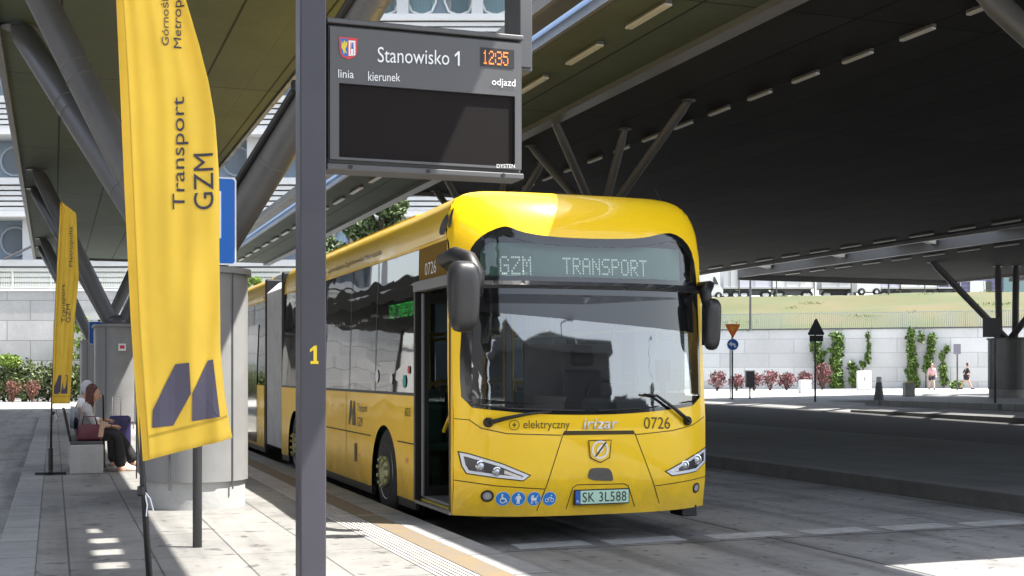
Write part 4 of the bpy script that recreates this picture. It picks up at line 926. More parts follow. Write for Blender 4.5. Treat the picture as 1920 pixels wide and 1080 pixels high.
# leaf and plug emblem near the roof corner
def remblem(pts):
    def fn(y, z):
        lo, hi = 0, .3
        for _ in range(24):
            mid = (lo+hi)/2
            if roofz(mid) < z: lo = mid
            else: hi = mid
        return Vector((BXO+hi+SX(2.86)*min(1, max(0, y)/1.56)-.012, BYO+y, z))
    return obj('leaf_emblem', bend(fill2d([smoothloop(pts, 2)], None, [2.9, 2.95, 3.0, 3.05]), fn, (-1, 0, 0)), M_black, rf)
remblem([(.50, 2.90), (.33, 2.875), (.24, 2.92), (.20, 3.04), (.30, 3.08), (.45, 3.0)])
remblem([(.17, 2.92), (.06, 2.92), (.055, 3.07), (.11, 3.12), (.17, 3.05)])
# mirrors
bm = B(); p0 = Vector((BXO+.02, BYO+.12, 2.56)); tube(bm, [p0, p0+Vector((-.13, -.18, .05)), p0+Vector((-.10, -.42, .08)), p0+Vector((-.04, -.62, .02)), p0+Vector((-.0, -.69, -.12)), p0+Vector((.0, -.71, -.3))], [.06, .068, .07, .078, .09, .06], 14); mr = obj('mirror_arm', bm, M_black, bus, smooth=True)
mc = atD(869, 556, 10.72)
def mirror(c, hx, hy, hz, name):
    bm = B(); r = bmesh.ops.create_cube(bm, size=2); bmesh.ops.subdivide_edges(bm, edges=bm.edges[:], cuts=5, use_grid_fill=True)
    for v in bm.verts:
        q = v.co.copy(); n = (abs(q.x)**4+abs(q.y)**2.4+abs(q.z)**5)**(1/4.); q = q/max(.5, n); taper = 1-.10*(-q.z if q.z < 0 else -.3*q.z)
        v.co = Vector((c[0]+q.x*hx*taper, c[1]+q.y*hy*(1.1+.25*q.z), c[2]+q.z*hz))
    o = obj(name, bm, mat('mirror_shell', (.02, .02, .022), .38, var=.15, scale=30), bus, smooth=True); return o
ml = mirror(mc, .135, .09, .30, 'mirror')
bm = B(); box(bm, mc.x-.10, mc.x+.10, mc.y+.088, mc.y+.093, mc.z-.22, mc.z+.2); obj('mirror_glass', bm, M_chrome, ml)
mc2 = atD(1334, 608, 12.35); ml = mirror(mc2, .082, .07, .25, 'mirror')
bm = B(); box(bm, mc2.x-.065, mc2.x+.065, mc2.y+.073, mc2.y+.077, mc2.z-.2, mc2.z+.18); obj('mirror_glass', bm, M_chrome, ml)
bm = B(); p0 = FP(BW-.02, 2.42, 0); tube(bm, [p0+Vector((-.03, .05, .02)), p0+Vector((.05, -.12, .02)), atD(1322, 548, 12.33), atD(1327, 575, 12.34)], [.04, .05, .06, .05], 12); obj('mirror_arm', bm, M_black, bus, smooth=True)
# roof aerials
for px, py, D, rr, h in ((888, 352, 13.2, .06, .055), (950, 348, 13.4, .1, .06)):
    p = atD(px, py, D); bm = B(); lathe(bm, (p.x, p.y, 3.30), (0, 0, 1), [(rr, 0), (rr, h*.6), (rr*.7, h), (.01, h*1.15)], 18); obj('roof_aerial', bm, M_black, rf, smooth=True)
p = atD(1240, 350, 12.9); bm = B(); tube(bm, [(p.x, p.y, 3.28), (p.x, p.y+.02, 3.33), (p.x-.03, p.y+.1, 3.47)], [.02, .006, .003], 6); obj('whip_aerial', bm, M_black, rf)
# ------------------------------------------------------------------ departure board on its post
YP = 6.96
def bpx(px, py, d=0.): p = onY(px, py, YP); return Vector((p.x, YP-d, p.z))
a, b = onY(563, 700, YP), onY(612, 700, YP)
post = thing('board_post', 'slate grey square post with a small yellow figure on it, carrying the departure board', 'post', (a.x/2+b.x/2, YP+.06, PZ))
M_post = mat('post_paint', (.056, .053, .067), .4, var=.08, scale=2, rvar=.08)
bm = B(); box(bm, a.x, b.x, YP, YP+.15, PZ, 4.6, bev=.008); obj('shaft', bm, M_post, post)
bm = B(); box(bm, a.x-.05, b.x+.05, YP-.05, YP+.2, PZ, PZ+.015); obj('base_plate', bm, M_steeld, post)
def btext(s, px0, px1, py0, py1, m, parent, d=.004, bold=0., shear=0., name='lettering', sp=1.):
    p00, p10, p01, p11 = bpx(px0, py1[0] if isinstance(py1, tuple) else py1, d), bpx(px1, py1[1] if isinstance(py1, tuple) else py1, d), bpx(px0, py0[0] if isinstance(py0, tuple) else py0, d), bpx(px1, py0[1] if isinstance(py0, tuple) else py0, d)
    return obj(name, text(s, lambda u, v: (p00*(1-u)+p10*u)*(1-v)+(p01*(1-u)+p11*u)*v, bold, sp, (0, -1, 0)), m, parent)
M_ylet = mat('yellow_lettering', (.85, .62, .02), .5)
bm = fill2d([[(581, 655), (589, 648), (594, 648), (594, 677), (597, 677), (597, 682.5), (582, 682.5), (582, 677), (587.5, 677), (587.5, 656), (581, 660.5)]]); obj('numeral', bend(bm, lambda u, v: bpx(u, v, .003), (0, -1, 0)), M_ylet, post)
tl, br = bpx(617, 42), bpx(980, 328)
brd = thing('departure_board', 'dark grey electronic departure board reading Stanowisko 1 hung on the slate post', 'sign', ((tl.x+br.x)/2, YP, br.z))
x0, x1, z0, z1 = tl.x, br.x, br.z+.01, tl.z
M_brd = mat('board_casing', (.085, .085, .088), .42, var=.06, scale=1.5, rvar=.06)
SXa = onY(636, 200, YP).x; SXb = onY(966, 200, YP).x; SZa = bpx(636, 294).z; SZb = bpx(636, 155).z
bm = B(); box(bm, x0, x1, YP+.03, YP+.19, z0, z1, bev=.01); cs = obj('casing', bm, M_brd, brd)
bm = fill2d([[(x0+.006, z0+.02), (x1-.006, z0+.02), (x1-.006, z1-.02), (x0+.006, z1-.02)], [(SXa, SZa), (SXb, SZa), (SXb, SZb), (SXa, SZb)]]); bend(bm, lambda p, q: Vector((p, YP+.002, q)), (0, -1, 0)); thicken(bm, (0, .026, 0)); obj('front_plate', bm, M_brd, brd)
bm = B(); quad(bm, (SXa, YP+.02, SZa), (SXb, YP+.02, SZa), (SXb, YP+.02, SZb), (SXa, YP+.02, SZb)); sc_ = obj('screen', bm, mat('led_screen', (.012, .010, .010), .65, spec=.12), brd)
bm = B(); n = 0
for j in range(34):
    for i in range(74):
        x = SXa+.02+(SXb-SXa-.04)*i/73; z = SZa+.02+(SZb-SZa-.04)*j/33; h = .0018
        bm.faces.new([bm.verts.new((x+p*h, YP+.0185, z+q*h)) for p, q in ((-1, -1), (1, -1), (1, 1), (-1, 1))])
obj('dot_grid', bm, mat('unlit_led', (.032, .013, .012), .6, spec=.1, col2=(.014, .014, .014), scale=3.5), sc_)
bm = B(); box(bm, x0-.01, x1+.008, YP+.0, YP+.2, z1+.002, z1+.03, bev=.006); obj('top_rail', bm, M_brd, brd)
bm = B(); box(bm, x0-.01, x1+.008, YP+.0, YP+.2, z0-.035, z0-.002, bev=.006)
obj('bottom_rail', bm, M_brd, brd)
for k in range(3): bm = B(); x = x0+.12+k*(x1-x0-.24)/2; lathe(bm, (x, YP+.0, z0-.018), (0, -1, 0), [(.012, 0), (.012, .006)], 10); obj('rail_screw', bm, M_black, brd)
bm = B(); box(bm, b.x-.005, x0-.002, YP+.06, YP+.15, z0+.05, z1-.05); obj('post_bracket', bm, M_black, brd)
hx = bpx(984, 40).x
bm = B(); box(bm, hx+.05, hx+.13, YP+.22, YP+.5, z1-.12, RZ-.02, bev=.006); box(bm, x1-.25, hx+.12, YP+.203, YP+.26, z1-.10, z1-.04); obj('hanger', bm, M_steeld, brd)
M_wlet = mat('white_lettering', (.82, .82, .82), .5)
btext('Stanowisko', 708, 842, (88, 95), (117, 122), M_wlet, brd); bm = fill2d([[(852, 103), (858.5, 96.5), (861.5, 96.5), (861.5, 123.5), (858, 123.5), (858, 102.5), (852.5, 107)]]); obj('lettering', bend(bm, lambda u, v: bpx(u, v, .004), (0, -1, 0)), M_wlet, brd); btext('linia', 634, 663, (130, 132), (146, 147), M_wlet, brd); btext('kierunek', 690, 750, (134, 138), (152, 153), M_wlet, brd); btext('odjazd', 922, 966, (147, 149), (163, 167), M_wlet, brd)
btext('DYSTEN', 931, 965, 308, 315, M_wlet, brd)
p, q = bpx(901, 124), bpx(964, 94)
bm = B(); quad(bm, (p.x, YP-.001, p.z), (q.x, YP-.001, p.z), (q.x, YP-.001, q.z), (p.x, YP-.001, q.z)); ck = obj('clock_window', bm, M_black, brd)
p, q = bpx(905, 119.5), bpx(953, 97.5)
obj('clock_digits', dots('12:35', lambda u, v: Vector((p.x+(q.x-p.x)*u, YP-.003, p.z+(q.z-p.z)*v)), .72, .72), mat('orange_led', (.8, .2, .02), .5, emit=(1, .20, .03), estr=.75), ck)
# town arms
def bpoly(name, pts, m, parent, d): 
    bm = fill2d([pts]); return obj(name, bend(bm, lambda u, v: bpx(u, v, d), (0, -1, 0)), m, parent)
cre = bpoly('arms_shield', [(635, 69), (670, 72), (669, 100), (664, 107), (653, 112), (642, 107), (637, 100)], mat('arms_red', (.62, .05, .05), .5), brd, .003)
bpoly('arms_field', [(638, 72), (652, 73), (652, 108), (643, 104), (639, 98)], mat('arms_blue', (.03, .14, .45), .5), cre, .004)
bpoly('arms_field', [(653.5, 76), (666, 77), (666, 104), (653.5, 105)], M_wlet, cre, .004)
bpoly('arms_eagle', [(640, 77), (643, 82), (645, 75), (648, 80), (651, 77), (650, 88), (647, 92), (650, 101), (646, 98), (644, 103), (643, 95), (640, 90)], mat('arms_gold', (.7, .55, .05), .5), cre, .005)
bpoly('arms_window', [(659, 80), (661, 80), (662, 92), (658, 92)], mat('arms_blue', (.03, .14, .45), .5), cre, .005)
for k in range(2): bpoly('arms_stripe', [(656.5+k*5.5, 80), (657.6+k*5.5, 80), (657.6+k*5.5, 103), (656.5+k*5.5, 103)], mat('arms_red', (.62, .05, .05), .5), cre, .0045)

# ------------------------------------------------------------------ tall promotional flags
M_sleeve = mat('sleeve_cloth', (.76, .47, .05), .75, var=.06, scale=5, spec=.2); M_stitch = mat('stitching', (.52, .34, .03), .8)
def lerp_curve(c, v):
    """c: list of (v, x) sorted by v"""
    for (a, xa), (b, xb) in zip(c, c[1:]):
        if v <= b: t = (v-a)/(b-a) if b > a else 0; t = max(0, t); return xa+(xb-xa)*t
    return c[-1][1]
def flag(name, label, Y, left, right, hem, ytop, base, texts, logo, thin=False, wav=.05, ft=None):
    """outline traced in the photo, hung as a real cloth sheet in the plane y = Y; left/right: (py, px) curves"""
    hem0, hem1 = hem
    g = onY(*base, Y)
    t = thing(name, label, 'flag', (g.x, Y, PZ), 'promotional flags on the platform')
    def cl(u, v):
        py0 = ytop+(hem0-ytop)*v; py1 = ytop+(hem1-ytop)*v; py = py0+(py1-py0)*u
        xl, xr = lerp_curve(left, py), lerp_curve(right, py)
        px = xl+(xr-xl)*u
        p = onY(px, py, Y); w = wav*u*(math.sin(9*v+2.4*u)+.5*math.sin(4.2*v-5*u+1)+.35*math.sin(21*v*u+3)*v)+.02*math.exp(-((u-.09)/.05)**2)+.007*math.sin(26*u+3*v)*(.35+.65*math.sin(3.1*v+.4)**2)+.010*math.sin(11*u-14*v)*u
        return p+Vector((0, -w, 0)), (px, py)
    nv, nu = 90, 40; bm = B(); gr = [[bm.verts.new(cl(i/nu, j/nv)[0]) for i in range(nu+1)] for j in range(nv+1)]
    for j in range(nv):
        for i in range(nu): bm.faces.new((gr[j+1][i], gr[j+1][i+1], gr[j][i+1], gr[j][i]))
    bm.normal_update()
    thicken(bm, (0, .0025, 0)); obj('cloth', bm, M_yflag, t, smooth=True)
    def inv(px, py):
        v = (py-ytop)/(hem0-ytop)
        for _ in range(8):
            u_ = max(0, min(1, (px-lerp_curve(left, py))/(lerp_curve(right, py)-lerp_curve(left, py)))); v = (py-(hem1-hem0)*0*u_-ytop)/((hem0+(hem1-hem0)*u_)-ytop)
        return u_, v
    def on(px, py, d=.006): u_, v = inv(px, py); return cl(u_, v)[0]+Vector((0, -d, 0))
    for s, xa, xb, yb, yt, bold in texts:
        bm, _ = text2d(s, bold)
        for e in range(2): bmesh.ops.subdivide_edges(bm, edges=[e_ for e_ in bm.edges if e_.calc_length() > .06], cuts=1)
        bend(bm, lambda a_, b_: on(xb+(xa-xb)*b_, yb+(yt-yb)*a_, .007), (0, -1, 0)); obj('lettering', bm, M_navy, t)
    for pts in logo:
        bm = fill2d([pts], rng(min(p[0] for p in pts), max(p[0] for p in pts), 14), rng(min(p[1] for p in pts), max(p[1] for p in pts), 14)); bend(bm, lambda a_, b_: on(a_, b_, .005), (0, -1, 0)); obj('emblem', bm, mat('emblem_navy', (.085, .075, .11), .7), t)
    for nm_, u0, u1, v0, v1, m_ in (('pole_sleeve', .0, .085, 0, 1, M_sleeve), ('hem_stitch', .092, .100, 0, 1, M_stitch), ('hem_stitch', .1, .985, .962, .966, M_stitch)):
        bm = B(); nu_, nv_ = (3, 90) if v1-v0 > .5 else (40, 1)
        gr = [[bm.verts.new(cl(u0+(u1-u0)*i/nu_, v0+(v1-v0)*j/nv_)[0]+Vector((0, -.0035, 0))) for i in range(nu_+1)] for j in range(nv_+1)]
        for j in range(nv_):
            for i in range(nu_): bm.faces.new((gr[j+1][i], gr[j+1][i+1], gr[j][i+1], gr[j][i]))
        obj(nm_, bm, m_, t, smooth=True)
    pts = [g]+[onY(lerp_curve(left, py)+(3 if not thin else 0), py, Y) for py in (rng(hem0+4, ytop, 60) if not thin else rng(hem0, ytop, 40))]
    bm = B(); tube(bm, [g]+[p+Vector((0, .006, 0)) for p in pts[1:]], [.017]+[.013]*(len(pts)-1), 10); obj('pole', bm, M_black, t, smooth=True)
    bm = B(); tube(bm, [(g.x, Y, PZ+.02), (g.x, Y, PZ+.36)], .03, 12); box(bm, g.x-.2, g.x+.2, Y-.03, Y+.03, PZ, PZ+.035, bev=.006); box(bm, g.x-.03, g.x+.03, Y-.2, Y+.2, PZ+.036, PZ+.06, bev=.006); obj('cross_base', bm, M_black, t)
    bm = B(); q = onY(lerp_curve(left, hem0)+3, hem0+55*(6.1/Y), Y); tube(bm, [q+Vector((.012, -.012, 0)), q+Vector((.035, -.02, -.03)), q+Vector((.05, -.02, -.09))], .003, 6); tube(bm, [q+Vector((.012, -.012, 0)), q+Vector((.022, -.02, -.06)), q+Vector((.018, -.02, -.11))], .003, 6); cd_ = obj('cord', bm, M_ww, t); bm = B(); lathe(bm, q-Vector((0, 0, .02)), (0, 0, 1), [(.02, 0), (.024, .01), (.02, .045)], 10); obj('clamp', bm, M_black, t)
    return t
flag('promotional_flag', 'large yellow promotional flag with dark Transport GZM lettering, nearest the camera', 6.0,
     [(-330, 203), (0, 218), (330, 232), (600, 245), (865, 263)], [(-330, 215), (-250, 232), (-120, 306), (0, 352), (80, 376), (150, 393), (220, 403), (330, 409), (480, 411), (650, 415), (740, 425), (822, 439)],
     (866, 822), -330, (289, 1213),
     [('Transport', 323, 353, 394, 180, .0), ('GZM', 362, 398, 395, 289, .0), ('Górnośląsko-Zagłębiowska', 303, 322, 83, -215, .0), ('Metropolia', 327, 347, 87, -52, .0)],
     [[(285, 802), (286, 769), (328, 683), (353, 680), (357, 738), (325, 798)], [(360, 790), (360, 738), (390.5, 676), (400, 674), (413, 782)]])
flag('promotional_flag', 'small distant yellow flag on a cross base, left of the seated woman', 18.5,
     [(378, 113), (500, 107), (640, 101), (757, 97)], [(378, 115), (384, 122), (400, 143), (450, 145), (520, 148), (600, 140), (680, 136), (757, 131)],
     (757, 757), 378, (95, 869),
     [('Transport', 115, 124, 605, 533, 0), ('GZM', 124, 132, 605, 570, 0), ('Metropolia', 130, 138, 500, 425, 0)],
     [[(100, 738), (102, 726), (110, 704), (115, 703), (113, 735), (108, 739)], [(114, 738), (117, 722), (123, 703), (127, 704), (126, 738)]], thin=True, wav=.03)

# ------------------------------------------------------------------ bus stop signs
def stop_sign(px, py_foot, zt, zb, w, label, mark=True, xoff=0., sc=1.):
    g = onZ(px, py_foot, PZ); t = thing('bus_stop_sign', label, 'sign', g)
    bm = B(); tube(bm, [g, (g.x, g.y, zt+.05)], .037*sc, 14); obj('post', bm, M_steeld, t, smooth=True)
    cx = g.x+xoff; y = g.y-.05*sc
    def rr(x0, x1, z0, z1, r, yy, th, m, name, par):
        n = 6; lp = []
        for sx, sz, a0 in ((x1-r, z1-r, 0), (x0+r, z1-r, 90), (x0+r, z0+r, 180), (x1-r, z0+r, 270)):
            lp += [(sx+r*math.cos(R(a0+90*k/n)), sz+r*math.sin(R(a0+90*k/n))) for k in range(n+1)]
        bm = fill2d([lp]); bend(bm, lambda a_, b_: Vector((a_, yy, b_)), (0, -1, 0)); thicken(bm, (0, th, 0)); return obj(name, bm, m, par)
    pl_ = rr(cx-w/2, cx+w/2, zb, zt, .03*sc, y, .02, M_ww, 'plate', t); rr(cx-w/2+.012, cx+w/2-.012, zb+.012, zt-.012, .025*sc, y-.003, .002, mat('sign_blue', (.012, .13, .50), .35), 'blue_field', pl_)
    k = w*.2; wf = rr(cx-w/2+k, cx+w/2-k, zb+(zt-zb)*.30, zt-(zt-zb)*.16, .006, y-.006, .002, M_ww, 'white_field', pl_)
    if mark:
        zc = zb+(zt-zb)*.57; bw = (w-2*k)*.36
        rr(cx-bw, cx+bw, zc-bw*.42, zc+bw*.55, bw*.15, y-.009, .002, M_black, 'bus_pictogram', wf); rr(cx-bw*.85, cx+bw*.85, zc+.02, zc+bw*.42, bw*.08, y-.011, .001, M_ww, 'bus_pictogram', wf)
        for s in (-.55, .55):
            bm = B(); lathe(bm, (cx+s*bw, y-.007, zc-bw*.42), (0, -1, 0), [(bw*.2, 0), (bw*.2, .003)], 14); obj('bus_pictogram', bm, M_black, wf)
    return t
stop_sign(370, 1026, 3.155, 2.455, .60, 'blue bus stop sign on a grey post, partly hidden by the big flag')
p = onZ(184, 805, PZ); stop_sign(186, 806, 1.6+(697-602)/2400*30.5, 1.6+(697-645)/2400*30.5, .48, 'small blue sign on a post in front of the second column housing', mark=False, sc=.8)
bm = B(); q = onY(229, 651, 29.82); box(bm, q.x-.08, q.x+.08, 29.80, 29.846, q.z-.08, q.z+.08); st = solo('notice_sticker', bm, M_ww, 'small white notice with a red mark on the second column housing', 'sticker')
bm = B(); box(bm, q.x-.05, q.x+.05, 29.795, 29.798, q.z-.03, q.z+.04); WL[st.name] = st.location.copy(); obj('red_mark', bm, mat('sticker_red', (.6, .04, .05), .5), st)

# ------------------------------------------------------------------ bench, people, luggage on the platform
BY = 18.45; bx0 = onY(128, 880, BY).x; bx1 = onY(194, 880, BY).x
t = thing('concrete_bench', 'concrete block bench with dark seat and backrest beside the small flag', 'bench', ((bx0+bx1)/2, BY+1, PZ))
for y0 in (BY, BY+1.75):
    bm = B(); box(bm, bx0+.02, bx1, y0, y0+.34, PZ, PZ+.40, bev=.012); obj('block', bm, M_conc, t)
bm = B(); box(bm, bx0+.02, bx1-.01, BY+.02, BY+2.07, PZ+.402, PZ+.445, bev=.012); obj('seat', bm, M_steeld, t)
bm = B(); tube(bm, [(bx0+.03, BY+.06, PZ+.445), (bx0-.05, BY+.06, PZ+.86)], .018, 8); tube(bm, [(bx0+.03, BY+2.0, PZ+.445), (bx0-.05, BY+2.0, PZ+.86)], .018, 8); obox(bm, (bx0-.02, BY+1.03, PZ+.68), (.008, 0, 0), (0, .98, 0), (-.035, 0, .18), bev=.01); obj('backrest', bm, M_black, t)
M_skin = mat('skin', (.52, .30, .21), .55); M_hair = mat('auburn_hair', (.085, .022, .014), .5, var=.3, scale=40); M_trous = mat('black_trousers', (.012, .012, .014), .8, var=.2, scale=20)
M_shirt = mat('pale_grey_top', (.50, .50, .50), .8, var=.1, scale=12)
def head(bm, c, f, s=1.):
    """head with brow, nose, chin and ears; f = facing direction"""
    f = Vector(f).normalized(); u = Vector((0, 0, 1)); w = f.cross(u).normalized(); c = Vector(c)
    r = bmesh.ops.create_uvsphere(bm, u_segments=16, v_segments=12, radius=1)
    for v in r['verts']:
        q = v.co.copy(); x, y, z = q.x*.075*s, q.y*.095*s, q.z*.118*s
        if q.z < -.2: x *= 1+.32*(q.z+.2); y = y*(1+.18*(q.z+.2))+.012*s*(-q.z-.2)
        v.co = c+w*x+f*y+u*z
    bm2 = [((0, .098, -.012), (.012, .022, .022)), ((.028, .085, .018), (.011, .006, .006)), ((-.028, .085, .018), (.011, .006, .006)), ((0, .088, -.058), (.022, .006, .007)), ((.076, -.005, -.01), (.008, .018, .028)), ((-.076, -.005, -.01), (.008, .018, .028))]
    for p_, e in bm2:
        r = bmesh.ops.create_uvsphere(bm, u_segments=8, v_segments=6, radius=1)
        for v in r['verts']: q = v.co.copy(); v.co = c+w*(p_[0]+q.x*e[0])*s+f*(p_[1]+q.y*e[1])*s+u*(p_[2]+q.z*e[2])*s
def person(label, base, J, E, f, hair, top, legs, shoes=None, group=None, fing=True, hs=1., mhair=None):
    """J joints {name: (offset from base, radius)}; body one skinned surface with head and hands joined in, clothes as further skins"""
    base = Vector(base); t = thing('person', label, 'person', base, group)
    P = {k: (base+Vector(v[0]), v[1]) for k, v in J.items()}
    body = skin('body', P, E, M_skin, t, 'pelvis')
    bm = B(); bm.from_mesh(body.data); L = WL[t.name]
    hb = B(); head(hb, P['head'][0]-L, f, hs)
    for sd in ('L', 'R'):
        w, e = P['wrist'+sd][0]-L, P['elbow'+sd][0]-L; d = (w-e).normalized(); n = d.cross(Vector((.3, .2, 1))).normalized(); m_ = d.cross(n)
        obox(hb, w+d*.045*hs, d*.048*hs, n*.038*hs, m_*.013*hs, bev=.01)
        for k, (o_, ln) in enumerate(((-.03, .062), (-.010, .075), (.010, .072), (.029, .055))):
            a_ = w+d*.09*hs+n*o_*hs; tube(hb, [a_, a_+d*ln*.5*hs+m_*.008, a_+d*ln*.85*hs+m_*.03], [.009*hs, .008*hs, .006*hs], 6)
        a_ = w+d*.03*hs-n*.036*hs; tube(hb, [a_, a_+d*.03*hs-n*.022*hs, a_+d*.065*hs-n*.028*hs], [.011*hs, .010*hs, .007*hs], 6)
    sub(bm, hb); bm.to_mesh(body.data); bm.free(); body.data.polygons.foreach_set('use_smooth', [True]*len(body.data.polygons))
    for nm, m_, ks, ee, gain in (top, legs):
        Q = {k: (P[k][0], tuple(x*gain for x in (P[k][1] if isinstance(P[k][1], tuple) else (P[k][1],)*2))) for k in ks}
        skin(nm, Q, ee, m_, t, ks[0])
    c = P['head'][0]; f = Vector(f).normalized(); bm = B()
    ball(bm, c-f*.018*hs+Vector((0, 0, .025*hs)), .088*hs, .088*hs, .108*hs, 14, 10)
    if hair == 'long':
        for k in range(9):
            a_ = -1.2+k*.3; s_ = f.cross(Vector((0, 0, 1))); o_ = -f*math.cos(a_)*.065+s_*math.sin(a_)*.08
            tube(bm, [c+o_*.8+Vector((0, 0, .06)), c+o_*1.1-Vector((0, 0, .08)), c+o_*1.15-Vector((0, 0, .19+.03*math.sin(k*2.1))), c+o_*.95-Vector((0, 0, .27+.04*math.sin(k*1.7)))], [.035, .042, .038, .012], 8)
    if hair == 'tail': tube(bm, [c-f*.09, c-f*.13-Vector((0, 0, .05)), c-f*.11-Vector((0, 0, .18))], [.03, .035, .01], 8)
    for v in bm.verts:
        q = v.co-c
        if q.dot(f) > .045*hs and q.z < .055*hs: v.co -= f*(q.dot(f)-.04*hs)
    obj('hair', bm, mhair or M_hair, t, smooth=True)
    if shoes is not None:
        for sd in ('L', 'R'):
            bm = B(); a_ = P['ankle'+sd][0]; b_ = P['toe'+sd][0]; d = (b_-a_); d.z = 0; d.normalize()
            r = bmesh.ops.create_uvsphere(bm, u_segments=12, v_segments=8, radius=1); n = d.cross(Vector((0, 0, 1))); cc = (a_+b_)/2; zb = min(a_.z, b_.z)-.035
            for v in r['verts']: q = v.co.copy(); v.co = Vector((cc.x, cc.y, zb))+d*q.x*.145*hs+n*q.y*.05*hs+Vector((0, 0, max(0, (q.z+.25))*(.07 if q.x > 0 else .095)*hs))
            obj('shoe', bm, shoes, t, smooth=True)
    return t
LE = [('pelvis', 'spine'), ('spine', 'chest'), ('chest', 'neck'), ('neck', 'headb'), ('pelvis', 'hipL'), ('pelvis', 'hipR'), ('chest', 'shL'), ('chest', 'shR')]
for s_ in 'LR': LE += [('sh'+s_, 'elbow'+s_), ('elbow'+s_, 'wrist'+s_), ('hip'+s_, 'knee'+s_), ('knee'+s_, 'ankle'+s_), ('ankle'+s_, 'toe'+s_)]
TOPK = ['spine', 'chest', 'neckb', 'shL', 'shR', 'elbowL', 'elbowR', 'cuffL', 'cuffR', 'waist']
TOPE = [('waist', 'spine'), ('spine', 'chest'), ('chest', 'neckb'), ('chest', 'shL'), ('chest', 'shR'), ('shL', 'elbowL'), ('shR', 'elbowR'), ('elbowL', 'cuffL'), ('elbowR', 'cuffR')]
LEGK = ['pelvis', 'hipL', 'hipR', 'kneeL', 'kneeR', 'hemL', 'hemR']
LEGE = [('pelvis', 'hipL'), ('pelvis', 'hipR'), ('hipL', 'kneeL'), ('hipR', 'kneeR'), ('kneeL', 'hemL'), ('kneeR', 'hemR')]
# the seated woman faces +X (towards the bus)
sz_ = .50
J = {'pelvis': ((0, 0, sz_), (.15, .12)), 'spine': ((-.03, 0, sz_+.18), (.115, .13)), 'chest': ((.0, 0, sz_+.36), (.10, .14)), 'neck': ((.05, 0, sz_+.48), .048), 'headb': ((.09, 0, sz_+.53), .05), 'head': ((.105, 0, sz_+.60), .09),
 'shL': ((.01, .165, sz_+.40), .055), 'shR': ((.01, -.165, sz_+.40), .055), 'elbowL': ((.10, .21, sz_+.16), .042), 'elbowR': ((.12, -.22, sz_+.15), .042), 'wristL': ((.32, .10, sz_+.13), .028), 'wristR': ((.34, -.10, sz_+.14), .028),
 'hipL': ((.08, .10, sz_+.0), .095), 'hipR': ((.08, -.10, sz_+.0), .095), 'kneeL': ((.46, .10, sz_-.0), .062), 'kneeR': ((.42, -.13, sz_+.02), .062), 'ankleL': ((.68, .12, .12), .04), 'ankleR': ((.48, -.12, .075), .04), 'toeL': ((.80, .12, .10), .034), 'toeR': ((.63, -.13, .035), .034)}
J.update({'neckb': ((.04, 0, sz_+.455), .055), 'cuffL': ((.24, .14, sz_+.14), .036), 'cuffR': ((.27, -.14, sz_+.145), .036), 'waist': ((-.01, 0, sz_+.06), (.13, .13)), 'hemL': ((.675, .118, .085), .085), 'hemR': ((.478, -.12, .03), .09)})
HX = onY(163, 800, BY+.45).x
person('woman with long auburn hair, pale top and black trousers sitting on the bench', (HX-.02, BY+.50, PZ), J, LE, (1, -.15, -.25), 'long',
       ('top', M_shirt, TOPK, TOPE, 1.13), ('trousers', M_trous, LEGK, LEGE, 1.2), mat('pale_shoe', (.55, .45, .40), .6))
J2 = dict(J); J2 = {k: ((v[0][0], v[0][1], v[0][2]+(.045 if v[0][2] > .4 else 0)), v[1]) for k, v in J.items()}
person('person in a white shirt and pale cap sitting behind the auburn-haired woman', (HX-.06, BY+1.62, PZ), J2, LE, (1, .1, -.1), 'short',
       ('shirt', M_ww, TOPK, TOPE, 1.2), ('trousers', M_trous, LEGK, LEGE, 1.15), M_black, mhair=mat('pale_cap', (.5, .52, .58), .8))
wm = [o for o in S.objects if o.get('label', '').startswith('woman with long auburn')][0]; wb = Vector(wm.location)
skin('dark_vest', {'a': (wb+Vector((-.01, 0, sz_+.06)), (.155, .155)), 'b': (wb+Vector((-.03, 0, sz_+.18)), (.135, .15)), 'c': (wb+Vector((0, 0, sz_+.31)), (.118, .15))}, [('a', 'b'), ('b', 'c')], M_trous, wm, 'a')
# bag on the bench and suitcase
t = thing('handbag', 'maroon handbag lying on the bench beside the seated woman', 'bag', (HX+.03, BY+.2, PZ+.447))
M_bag = mat('maroon_leather', (.13, .03, .045), .45, var=.2, scale=10)
bm = B(); obox(bm, (HX+.03, BY+.19, PZ+.56), (.17, 0, 0), (0, .065, 0), (.01, 0, .11), bev=.035, seg=3); obj('bag_body', bm, M_bag, t, smooth=True)
bm = B(); tube(bm, [(HX-.07, BY+.19, PZ+.66), (HX-.05, BY+.16, PZ+.78), (HX+.10, BY+.16, PZ+.78), (HX+.13, BY+.19, PZ+.66)], .010, 8); obj('handle', bm, M_bag, t, smooth=True)
bm = B(); tube(bm, [(HX+.17, BY+.12, PZ+.5), (HX+.20, BY+.12, PZ+.72)], .035, 10); solo('drink_bottle', bm, mat('bottle_tan', (.5, .32, .22), .4), 'tan bottle standing on the bench edge next to the maroon handbag', 'bottle')
c = onZ(224, 862, PZ); t = thing('suitcase', 'dark navy suitcase with its handle pulled out, standing before the seated woman', 'suitcase', c)
bm = B(); box(bm, c.x-.17, c.x+.17, c.y-.12, c.y+.12, PZ+.06, PZ+.70, bev=.04, seg=3); sh = obj('shell', bm, mat('navy_shell', (.03, .025, .09), .35, var=.1), t, smooth=True, auto=50)
bm = B()
for k in (-.09, -.03, .03, .09): box(bm, c.x+k-.008, c.x+k+.008, c.y-.126, c.y-.118, PZ+.12, PZ+.64)
obj('shell_rib', bm, mat('navy_shell', (.03, .025, .09), .35), sh)
